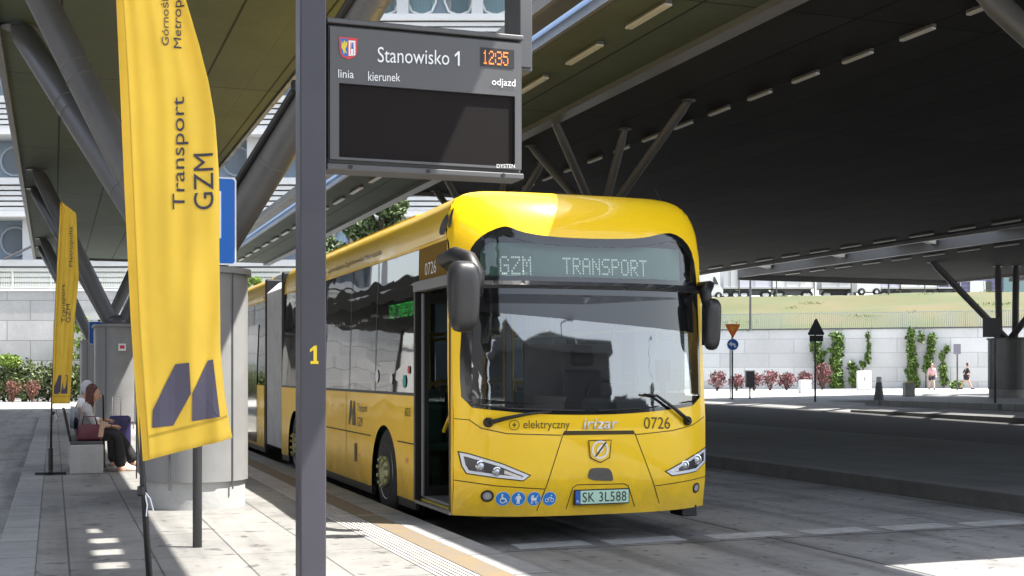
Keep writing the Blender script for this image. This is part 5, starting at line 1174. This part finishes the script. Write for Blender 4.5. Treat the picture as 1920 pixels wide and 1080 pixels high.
bm = B(); tube(bm, [(c.x-.10, c.y+.07, PZ+.69), (c.x-.10, c.y+.07, PZ+1.0), (c.x+.02, c.y+.07, PZ+1.0), (c.x+.02, c.y+.07, PZ+.69)], .010, 8); obj('pull_handle', bm, M_silver, t)
for dx in (-.12, .12):
    for dy in (-.09, .09): bm = B(); lathe(bm, (c.x+dx-.012, c.y+dy, PZ+.03), (1, 0, 0), [(.03, 0), (.03, .024)], 12); obj('wheel', bm, M_black, t)
bm = B(); c2 = onY(196, 840, BY+1.1); tube(bm, [(c2.x, BY+1.1, PZ), (c2.x-.02, BY+1.1, PZ+1.05), (c2.x-.1, BY+1.1, PZ+1.10)], .014, 8); solo('walking_stick', bm, M_black, 'thin dark walking stick leaning beside the bench', 'stick')

# ------------------------------------------------------------------ far pavement: walkers, signs, bollards, planters
def walker(label, base, f, top, legs, hair, cap=None):
    f = Vector(f).normalized(); w = Vector((-f.y, f.x, 0)); h = .93
    def o_(a, b, c): q = f*a+w*b; return (q.x, q.y, c)
    J = {'pelvis': (o_(0, 0, .90*h), (.13, .11)), 'spine': (o_(.02, 0, 1.08*h), (.12, .1)), 'chest': (o_(.03, 0, 1.30*h), (.15, .105)), 'neck': (o_(.05, 0, 1.47*h), .05), 'headb': (o_(.07, 0, 1.54*h), .05), 'head': (o_(.085, 0, 1.63*h), .09)}
    for sd, b in (('L', 1), ('R', -1)):
        J.update({'sh'+sd: (o_(.03, b*.17, 1.38*h), .055), 'elbow'+sd: (o_(-b*.12, b*.24, 1.12*h), .042), 'wrist'+sd: (o_(-b*.02+.1, b*.24, .93*h), .03), 'hip'+sd: (o_(0, b*.09, .86*h), .10),
                  'knee'+sd: (o_(b*.20, b*.09, .47*h), .062), 'ankle'+sd: (o_(b*.34-(.06 if b < 0 else 0), b*.08, .09), .042), 'toe'+sd: (o_(b*.34+.13-(.06 if b < 0 else 0), b*.09, .05), .035),
                  'cuff'+sd: (o_(-b*.10+.01, b*.24, 1.08*h), .045), 'hem'+sd: (o_(b*.14, b*.09, .60*h), .085)})
    J.update({'neckb': (o_(.04, 0, 1.43*h), .06), 'waist': (o_(0, 0, .96*h), (.135, .115))})
    Le = [(a, b) if b[:3] != 'hem' else (a, b) for a, b in LEGE if not (a[:4] == 'knee')]; Le = [('pelvis', 'hipL'), ('pelvis', 'hipR'), ('hipL', 'hemL'), ('hipR', 'hemR')]
    return person(label, base, J, LE, f, hair, ('top', top, TOPK, TOPE, 1.15), ('shorts', legs, ['pelvis', 'hipL', 'hipR', 'hemL', 'hemR'], Le, 1.15), M_black, mhair=cap)
def gp(px, py, D): p = atD(px, py, D); return Vector((p.x, p.y, gz(p.x, p.y)+.012))
walker('woman in a pink top and dark shorts standing in front of the climbing plants', gp(1747, 730, 78), (-.5, -1, 0), mat('pink_top', (.70, .42, .46), .8), mat('dark_shorts', (.02, .02, .03), .8), 'tail', mat('dark_hair', (.03, .02, .015), .6))
walker('person in a black shirt and black shorts striding along the white wall', gp(1812, 730, 78), (1, -.45, 0), mat('black_shirt', (.02, .02, .025), .8), mat('dark_shorts', (.02, .02, .03), .8), 'short', mat('dark_hair', (.03, .02, .015), .6))
def post_sign(name, label, px, D, top_py, m=M_steeld, r=.045):
    g = gp(px, 740, D); t = thing(name, label, 'sign', g); bm = B(); ztop = 1.6+(697-top_py)/2400*D; tube(bm, [g, (g.x, g.y, ztop)], r, 10); obj('post', bm, m, t, smooth=True); return t, g
def plate(t, g, D, pts, m, name='plate', d=.06, th=.02):
    bm = fill2d([pts]); bend(bm, lambda a_, b_: atD(a_, b_, D-d), (0, -1, 0)); thicken(bm, tuple(f_*th)); return obj(name, bm, m, t)
def circ(px, py, r, n=24): return [(px+r*math.cos(2*math.pi*k/n), py+r*math.sin(2*math.pi*k/n)) for k in range(n)]
DS = 62
t, g = post_sign('traffic_sign', 'orange upside-down triangle sign above a round blue arrow sign on one post', 1373, DS, 608)
tri = [(1359.5, 609.5), (1361, 607.5), (1386.5, 607.5), (1388, 609.5), (1375, 633), (1373, 633)]
p_ = plate(t, g, DS, tri, mat('sign_red_orange', (.75, .16, .02), .45)); plate(t, g, DS, inset([(1360, 608), (1387.5, 608), (1374, 633)], 4.2), mat('sign_amber', (.80, .34, .015), .45), 'yellow_field', .066, .004)
p_ = plate(t, g, DS, circ(1374, 646, 11), M_ww, 'round_plate'); plate(t, g, DS, circ(1374, 646, 10.2), mat('sign_blue', (.012, .13, .50), .35), 'blue_disc', .066, .004)
plate(t, g, DS, [(1366, 645), (1372, 640), (1372, 643), (1378, 644), (1381, 651), (1377.5, 652), (1375.5, 647.5), (1372, 647), (1372, 650)], M_ww, 'white_arrow', .072, .004)
bm = B(); g2 = gp(1369, 745, 64); tube(bm, [g2, g2+Vector((0, 0, 2.7))], .03, 8); solo('thin_post', bm, M_steel, 'thin grey post just left of the blue arrow sign post', 'post', g2)
t, g = post_sign('warning_sign', 'black back of a triangular warning sign with a small plate, on a tall post', 1528.5, 57, 600)
plate(t, g, 57, [(1514.5, 626), (1516, 628.3), (1544.5, 628.3), (1546, 626), (1531.5, 597.5), (1529, 597.5)], M_black); plate(t, g, 57, [(1518, 629), (1543.5, 629), (1543.5, 640), (1518, 640)], M_black, 'lower_plate')
t, g = post_sign('direction_sign', 'small grey rectangular sign on a post by the walkers', 1795, 76, 645, r=.05)
plate(t, g, 76, [(1788, 645), (1801.5, 645), (1801.5, 664), (1788, 664)], mat('grey_violet_plate', (.2, .19, .24), .5))
t, g = post_sign('sign_back', 'dark back of a square sign on a leaning post before the far pillar', 1866, 48, 597, r=.04)
plate(t, g, 48, [(1843, 596), (1876, 596), (1876, 632), (1843, 632)], M_steeld)
g = gp(1406, 745, 63); t = thing('litter_bin', 'dark grey box-shaped litter bin on a thin post by the red shrubs', 'bin', g)
bm = B(); tube(bm, [g, g+Vector((0, 0, .75))], .04, 8); obj('post', bm, M_steeld, t); bm = B(); obox(bm, g+Vector((0, 0, .95)), r_*.21, f_*.18, (0, 0, .39), bev=.02); obj('container', bm, mat('bin_grey', (.13, .13, .135), .6), t)
bm = B(); obox(bm, g+Vector((0, 0, 1.37)), r_*.23, f_*.2, (0, 0, .025), bev=.01); obj('lid', bm, M_steeld, t)
def planter(px, py, D, w, h, label, m=M_concw, top=None):
    g = gp(px, py, D); t = thing('planter', label, 'planter', g); bm = B(); obox(bm, g+Vector((0, 0, h/2)), r_*w/2, f_*w/2, (0, 0, h/2), bev=.02); obj('box', bm, m, t)
    bm = B(); obox(bm, g+Vector((0, 0, h+.02)), r_*(w/2-.05), f_*(w/2-.05), (0, 0, .015)); obj('rim', bm, top or M_conc, t)
planter(1509, 738, 74, .62, .74, 'low white box planter in front of the red shrubs'); planter(1704, 744, 64, .48, .68, 'grey box planter with a yellow top near the island', M_conc, mat('yellow_paint', (.6, .45, .05), .6))
g = gp(1620, 732, 80); t = thing('electric_cabinet', 'white electric cabinet against the wall by the small climbing plant', 'cabinet', g)
bm = B(); obox(bm, g+Vector((0, 0, .62)), r_*.42, f_*.2, (0, 0, .58), bev=.02); obj('case', bm, M_white, t); bm = B(); obox(bm, g+Vector((0, 0, .03)), r_*.38, f_*.16, (0, 0, .03)); obj('base', bm, M_conc, t)
bm = B(); q = g+Vector((0, 0, .7))-f_*.21; obox(bm, q, r_*.02, f_*.012, (0, 0, .12)); obj('door_handle', bm, M_steeld, t)
g = onZ(1648, 750, .42); t = thing('bollard', 'grey conical bollard with a pale top on the island', 'bollard', g)
bm = B(); lathe(bm, g, (0, 0, 1), [(.21, 0), (.21, .04), (.12, .72), (.12, .74)], 16); obj('cone', bm, mat('bollard_grey', (.16, .16, .165), .6), t, smooth=True, auto=40); bm = B(); lathe(bm, g+Vector((0, 0, .742)), (0, 0, 1), [(.11, 0), (.11, .2), (.07, .23)], 16); obj('reflective_top', bm, M_white, t, smooth=True, auto=40)

# ------------------------------------------------------------------ planting
def shrub(px, D, hgt, wid, label, n, m, size=.09, stems=True, group=None, zb=None):
    g = gp(px, 733, D); g.z = g.z if zb is None else zb; t = thing('shrub', label, 'shrub', g, group); bm = B()
    for k in range(22):
        a = random.uniform(0, 6.28); l = random.uniform(.5, 1); e = g+Vector((math.cos(a)*wid*.5*l, math.sin(a)*wid*.5*l, hgt*random.uniform(.75, 1.08))); tube(bm, [g+Vector((random.uniform(-.06, .06), random.uniform(-.06, .06), 0)), g.lerp(e, .5)+Vector((0, 0, .05)), e], [.012, .009, .004], 5)
    obj('stems', bm, M_bark, t); bm = B(); leaves(bm, [(g.x, g.y, g.z+hgt*.55, wid*.5, wid*.5, hgt*.45), (g.x+.1, g.y, g.z+hgt*.7, wid*.42, wid*.4, hgt*.3)], n, size, up=.8, shell=.3); obj('foliage', bm, m, t)
ordn = ('leftmost red shrub of the row, right beside the bus', 'red shrub right behind the blue arrow sign post', 'red shrub half hidden by the grey litter bin', 'brownish red shrub next right of the litter bin', 'bright red shrub midway between the bin and the white planter', 'red shrub standing behind the low white planter', 'rightmost tall reddish shrub, behind the black triangular sign post')
for k, px in enumerate((1345, 1381, 1414, 1444, 1475, 1508, 1541)): shrub(px, 82, (1.3, 1.1, 1.2, 1.35, 1.15, 1.2, 1.75)[k], (1.3, 1.15, 1.25, 1.35, 1.2, 1.1, 1.4)[k], ordn[k], (480, 420, 430, 380, 520, 460, 560)[k], M_leafr, group='red shrubs along the white wall')
sl_ = (-.0,)
def vine(label, cl, n, D=79.5):
    """climbing plant on the white wall: clumps given as photo pixels (px, py, rx, ry)"""
    blobs = []
    for px, py, rx, ry in cl:
        d = ray(px, py); # meet the wall line
        p0, p1 = Vector((*WD, 0)), Vector((*WE, 0)); q0 = Vector((*WC, 0))
        best = None
        for a_, b_ in ((p0, p1), (q0, p0)):
            e = b_-a_; den = d.x*(-e.y)+e.x*d.y
            tt = (a_.x*(-e.y)+e.x*a_.y)/den; s_ = (d.x*a_.y-d.y*a_.x)/den
            if -.02 <= s_ <= 1.02 and (best is None): best = tt
        Dd = best or D; P = CO+d*(Dd-.32); k = Dd/2400; blobs.append((P.x, P.y, P.z, rx*k*.95, rx*k*.75, ry*k))
    g = Vector((blobs[-1][0], blobs[-1][1], gz(blobs[-1][0], blobs[-1][1]))); t = thing('climbing_plant', label, 'plant', g, 'climbing plants on the white wall')
    bm = B(); tube(bm, [g]+[Vector(b[:3]) for b in sorted(blobs, key=lambda b: b[2])], [.05]+[.03]*len(blobs), 6); top_ = max(blobs, key=lambda b: b[2]); [tube(bm, [Vector(b[:3]), Vector(b[:3])+Vector((random.uniform(-.6, .6)*b[3], 0, b[5]*.7)), Vector(b[:3])+Vector((random.uniform(-1.6, 1.6)*b[3], 0, b[5]*1.3))], [.018, .012, .005], 5) for b in blobs for _ in range(2)]; obj('stems', bm, M_bark, t)
    ext = []
    for b in blobs:
        for _ in range(3): s_ = random.uniform(.18, .4); ext.append((b[0]+random.uniform(-1.3, 1.3)*b[3], b[1]+random.uniform(-.1, .1), b[2]+random.uniform(-1.1, 1.1)*b[5], b[3]*s_, b[4]*s_, b[5]*s_))
    bm = B(); leaves(bm, blobs, int(n*.85), .12, up=.2, shell=.2); leaves(bm, ext, int(n*.3), .11, shell=.1); obj('foliage', bm, M_leafv, t)
vine('ragged climbing plant on the white wall behind the black triangular sign', [(1528, 650, 12, 12), (1535, 668, 12, 14), (1537, 690, 10, 14), (1545, 708, 8, 10)], 1000)
vine('widest leafy green column climbing the white wall right of the black sign', [(1570, 632, 14, 12), (1568, 655, 13, 16), (1566, 680, 15, 18), (1567, 705, 16, 16), (1568, 720, 17, 10)], 2200)
vine('low climbing plant behind the white electric cabinet', [(1596, 686, 8, 10), (1602, 700, 9, 14), (1598, 716, 8, 8)], 700)
vine('thin curved strand of climber rising above the white electric cabinet', [(1628, 632, 3, 12), (1629, 652, 4, 12), (1626, 670, 5, 10), (1618, 684, 6, 6)], 420)
vine('tall narrow green column climbing the wall left of the woman in pink', [(1709, 628, 9, 14), (1708, 650, 10, 16), (1711, 675, 11, 18), (1710, 700, 12, 18), (1714, 718, 13, 10)], 1900)
vine('loose climbing plant right behind the woman in pink', [(1727, 632, 7, 12), (1747, 636, 10, 12), (1745, 655, 9, 14), (1740, 672, 11, 12), (1736, 690, 8, 10)], 1000)
vine('short climbing plant between the woman in pink and the grey sign', [(1775, 655, 6, 8), (1766, 668, 7, 10), (1768, 692, 9, 14), (1770, 712, 9, 12)], 800)
g = gp(1793, 727, 80); bm = B(); leaves(bm, [(g.x, g.y, g.z+.25, .5, .4, .3)], 260, .1); solo('small_bush', bm, M_leafv, 'tiny green bush at the foot of the wall by the striding walker', 'bush', g)
# left side: hedge, round bright bush, bare shrubs in front of it
hc = atD(45, 720, 68); t = thing('hedge', 'dense dark green hedge in front of the stone wall at the left', 'hedge', (hc.x, hc.y, 0))
bm = B(); bl = []
for k in range(26):
    q = hc+r_*(-5.5+k*.42)+f_*random.uniform(-.5, .5); h = random.uniform(1.7, 2.35); bl.append((q.x, q.y, h*.5, .75, .7, h*.52))
leaves(bm, bl, 9000, .12, shell=.45); obj('foliage', bm, M_leafh, t)
bm = B()
for b in bl: tube(bm, [(b[0], b[1], 0), (b[0]+.1, b[1], b[2])], [.04, .02], 5)
obj('stems', bm, M_bark, t)
q = atD(18, 677, 67.2); t = thing('round_tree', 'small clipped bright green tree above the dark hedge', 'tree', (q.x, q.y, 0)); bm = B(); tube(bm, [(q.x, q.y, 0), (q.x, q.y, q.z)], [.06, .04], 8); obj('trunk', bm, M_bark, t)
bm = B(); leaves(bm, [(q.x, q.y, q.z, .62, .55, .38), (q.x-.25, q.y, q.z+.08, .35, .3, .25)], 1500, .1, shell=.4); obj('crown', bm, M_leafb, t)
for px, lab in ((24, 'brown withered shrub in a wire cage at the far left before the hedge'), (60, 'brown withered shrub before the hedge, nearer the small flag')):
    q = atD(px, 740, 65.5); t = thing('bare_shrub', lab, 'shrub', (q.x, q.y, 0)); bm = B()
    for k in range(26):
        a = random.uniform(0, 6.28); l = random.uniform(.2, .5); tube(bm, [(q.x, q.y, 0), (q.x+math.cos(a)*l*.5, q.y+math.sin(a)*l*.5, .6), (q.x+math.cos(a)*l, q.y+math.sin(a)*l, random.uniform(.8, 1.25))], [.015, .01, .004], 5)
    obj('twigs', bm, mat('brown_twig', (.14, .06, .04), .9), t); bm = B(); leaves(bm, [(q.x, q.y, .75, .4, .4, .42)], 260, .08, shell=.2); obj('foliage', bm, mat('withered_leaf', (.16, .07, .05), .8, island=.4), t)
for px, py, lab, s in ((160, 640, 'light green climber on the stone wall behind the small blue sign', 1.0), (258, 640, 'light green climber on the stone wall behind the big flag', .9)):
    q = atD(px, py, 69.2); t = thing('climbing_plant', lab, 'plant', (q.x, q.y, 0)); bm = B(); leaves(bm, [(q.x+random.uniform(-.9, .9), q.y, random.uniform(.8, 4.6)*s, .5, .15, .35) for _ in range(16)], 1100, .13, shell=.1); obj('foliage', bm, M_leafb, t)
    bm = B(); tube(bm, [(q.x, q.y, 0), (q.x+.2, q.y, 2), (q.x-.2, q.y, 4)], [.05, .03, .015], 6); obj('stems', bm, M_bark, t)
# tree seen between the bus roof and the canopy
def tree(label, c, zt, wid, n, m=None, name='leafy_tree'):
    t = thing(name, label, 'tree', (c.x, c.y, 0)); bm = B(); tube(bm, [(c.x, c.y, 0), (c.x+.1, c.y, zt*.4), (c.x, c.y, zt*.85)], [.28, .2, .06], 10)
    bl = []
    for k in range(16):
        a = random.uniform(0, 6.28); r1 = random.uniform(.2, .75)*wid; z = zt*random.uniform(.38, .92); rr = wid*random.uniform(.22, .42)*(1.15-.5*(z/zt)); e = Vector((c.x+math.cos(a)*r1, c.y+math.sin(a)*r1, z)); bl.append((e.x, e.y, e.z, rr, rr, rr*.75)); tube(bm, [(c.x, c.y, zt*.35+z*.2), e], [.08, .02], 6)
    obj('trunk', bm, M_bark, t); bm = B(); leaves(bm, bl, n, .2, shell=.4); obj('crown', bm, m or M_leaft, t)
q = atD(712, 420, 66); tree('dark green tree showing between the bus roof and the canopy edge', q, 11.6, 3.2, 7000, mat('light_tree_leaf', (.10, .14, .05), .55, island=.6)); tree('second tree further left over the bus roof, half behind the slate post', atD(655, 430, 70), 10.6, 2.4, 3500)
q = atD(486, 520, 70); tree('small yellow-green tree beyond the rear of the bus', q, 7.4, 1.2, 900, M_leafb)

# ------------------------------------------------------------------ vehicles and buildings on top of the slope
def terr(px, D): p = atD(px, 555, D); return Vector((p.x, p.y, 8.83))
DT = 128
def vwheel(t, c, r=.45):
    bm = B(); lathe(bm, c-f_*.0, -f_, [(r*.6, -.1), (r, -.08), (r, .12), (r*.6, .15), (r*.55, .1), (.01, .1)], 16); w = obj('wheel', bm, M_rub, t, smooth=True, auto=40); bm = B(); lathe(bm, c-f_*.12, -f_, [(r*.5, 0), (r*.4, .04), (.05, .03)], 12); obj('rim', bm, M_silver, w)
def trailer(px0, px1, label, under=M_steeld, body=M_white, marks=0, D=DT, h=3.7, z0=1.05, group='lorries parked on the slope'):
    a_, b_ = terr(px0, D), terr(px1, D); m_ = (a_+b_)/2; L = (b_-a_).length; t = thing('box_trailer', label, 'trailer', m_, group)
    bm = B(); obox(bm, m_+f_*1.25+Vector((0, 0, z0+(h-z0)/2)), r_*L/2, f_*1.2, (0, 0, (h-z0)/2), bev=.05); bd2 = obj('box_body', bm, body, t)
    bm = B(); n = max(2, int(L/1.2))
    for k in range(n+1): obox(bm, a_.lerp(b_, k/n)+f_*.035+Vector((0, 0, z0+(h-z0)/2)), r_*.03, f_*.02, (0, 0, (h-z0)/2-.05))
    obox(bm, m_+f_*.035+Vector((0, 0, z0+.12)), r_*L/2, f_*.025, (0, 0, .09)); obj('side_rib', bm, mat('trailer_rib', (.5, .5, .53), .5), bd2)
    if marks:
        bm = B()
        for j in range(4):
            x = -.16
            while x < .30:
                w_ = random.uniform(.02, .05); obox(bm, m_+r_*L*(x+w_/2)+f_*.03+Vector((0, 0, 2.0+j*.42)), r_*L*w_*.42, f_*.012, (0, 0, .09)); x += w_+.012
        obj('faded_stripes', bm, mat('trailer_marks', (.14, .14, .17), .6), bd2)
    bm = B(); obox(bm, m_+f_*1.25+Vector((0, 0, .8)), r_*(L/2-.2), f_*.9, (0, 0, .22)); obox(bm, m_+f_*.3+Vector((0, 0, .62)), r_*L*.3, f_*.05, (0, 0, .2)); obj('chassis', bm, under, t)
    for k in (.12, .2, .8, .88): vwheel(t, a_.lerp(b_, k)+f_*.25+Vector((0, 0, .46)))
def cabvan(px0, px1, label, face=1, D=DT, h=2.6, name='white_van', body=M_white):
    a_, b_ = terr(px0, D), terr(px1, D); m_ = (a_+b_)/2; L = (b_-a_).length; t = thing(name, label, 'van', m_, 'lorries parked on the slope'); s = face
    prof = [(-.5, .4), (-.5, h*.97), (-.35, h), (.08, h), (.2, h*.96), (.36, h*.58), (.47, h*.46), (.5, h*.36), (.5, .35)]
    bm = fill2d([[(x*s, z) for x, z in prof]]); bend(bm, lambda x, z: m_+r_*x*L+Vector((0, 0, z)), tuple(-f_)); thicken(bm, tuple(f_*1.9)); obj('body', bm, body, t)
    bm = fill2d([[(x*s, z) for x, z in ((.12, h*.6), (.13, h*.9), (.2, h*.9), (.33, h*.6))]]); bend(bm, lambda x, z: m_+r_*x*L-f_*.012+Vector((0, 0, z)), tuple(-f_)); obj('window', bm, M_blackg, t)
    for k in (-.32, .32): vwheel(t, m_+r_*k*L-f_*.02+Vector((0, 0, .38)), .36)
cabvan(1306, 1356, 'white van parked at the left end of the slope, right of the bus', 1, h=2.5)
trailer(1357, 1384, 'plain grey box trailer behind the white van by the bus', body=mat('trailer_grey', (.6, .6, .62), .5), h=4.2)
trailer(1386, 1446, 'white box trailer with a violet end, left of the striped trailers', body=mat('trailer_violet_white', (.66, .64, .74), .5), h=4.4)
trailer(1449, 1526, 'white box trailer with faded stripes and low pale side skirt', M_steeld, M_white, 1, h=4.3)
trailer(1541, 1606, 'white striped box trailer with a dark long underbody', M_black, mat('trailer_grey', (.6, .6, .62), .5), 1, h=4.4)
cabvan(1607, 1651, 'bright white lorry cab standing in front of the trailers', 1, D=122, h=3.0, name='lorry_cab')
trailer(1653, 1686, 'pale lilac box trailer right of the white lorry cab', body=mat('trailer_lilac', (.55, .53, .68), .5), h=3.6)
trailer(1690, 1757, 'long white trailer lettered with faded dark lines, left of the dark lorry', M_steeld, M_white, 1, h=4.5)
trailer(1759, 1801, 'dark navy box lorry between the white trailer and the violet hall', body=mat('lorry_navy', (.04, .035, .12), .5), h=4.5)
a_, b_ = terr(1804, 140), terr(1990, 140); m_ = (a_+b_)/2; t = thing('violet_hall', 'violet corrugated hall with a white door behind the far pillar', 'building', m_)
bm = B(); obox(bm, m_+f_*4+Vector((0, 0, 2.7)), r_*(b_-a_).length/2, f_*4, (0, 0, 2.7)); hw = obj('wall', bm, mat('violet_cladding', (.16, .145, .27), .55), t)
bm = B()
for k in range(11): obox(bm, m_-f_*.02+Vector((0, 0, .3+k*.46)), r_*(b_-a_).length/2, f_*.03, (0, 0, .06))
obj('cladding_rib', bm, mat('violet_rib', (.22, .2, .33), .55), hw)
q = terr(1833, 140); bm = B(); obox(bm, q-f_*.05+Vector((0, 0, 1.35)), r_*.85, f_*.04, (0, 0, 1.35)); obj('door', bm, M_white, t); q = terr(1851, 140); bm = B(); obox(bm, q-f_*.05+Vector((0, 0, 1.35)), r_*.5, f_*.04, (0, 0, 1.3)); obj('window', bm, M_blackg, t)
q = terr(1910, 140); bm = B(); obox(bm, q-f_*.06+Vector((0, 0, 2)), r_*1.7, f_*.04, (0, 0, 1.9)); obj('window', bm, M_teal, t)
def pole(px, D, zb, h, label, r=.06):
    p = atD(px, 600, D); bm = B(); tube(bm, [(p.x, p.y, zb), (p.x, p.y, zb+h*.5), (p.x, p.y, zb+h)], [r, r*.8, r*.6], 8); box(bm, p.x-r*1.6, p.x+r*1.6, p.y-r*1.6, p.y+r*1.6, zb, zb+.06); tube(bm, [(p.x, p.y, zb+h), (p.x-.9, p.y-.2, zb+h+.15)], [r*.6, r*.4], 6); obox(bm, (p.x-1.1, p.y-.24, zb+h+.16), (.3, 0, 0), (0, .1, 0), (0, 0, .05)); solo('street_lamp', bm, M_steeld, label, 'lamp', (p.x, p.y, zb))
pole(1407, 86.5, 4.4, 9, 'dark lamp post standing behind the white wall above the litter bin', .085)
pole(1386, 118, 8.3, 8, 'thin lamp post beside the violet-ended trailer', .06); pole(1456, 118, 8.3, 8, 'thin lamp post before the pale skirted trailer', .06); pole(1527, 118, 8.3, 8, 'thin lamp post between the two striped trailers', .06); pole(1596, 118, 8.3, 8, 'thin lamp post in front of the dark-bottomed trailer', .06); pole(1734, 118, 8.3, 8, 'thin lamp post before the long lettered trailer', .06)
bm = B(); p = atD(1666, 560, 112); tube(bm, [(p.x, p.y, 7.6), (p.x, p.y, 10.0)], .07, 8); tube(bm, [(p.x-.3, p.y, 9.9), (p.x+.3, p.y, 9.9)], .04, 6); solo('short_post', bm, M_steeld, 'short dark post on the grass right of the white lorry cab', 'post', (p.x, p.y, 7.6))
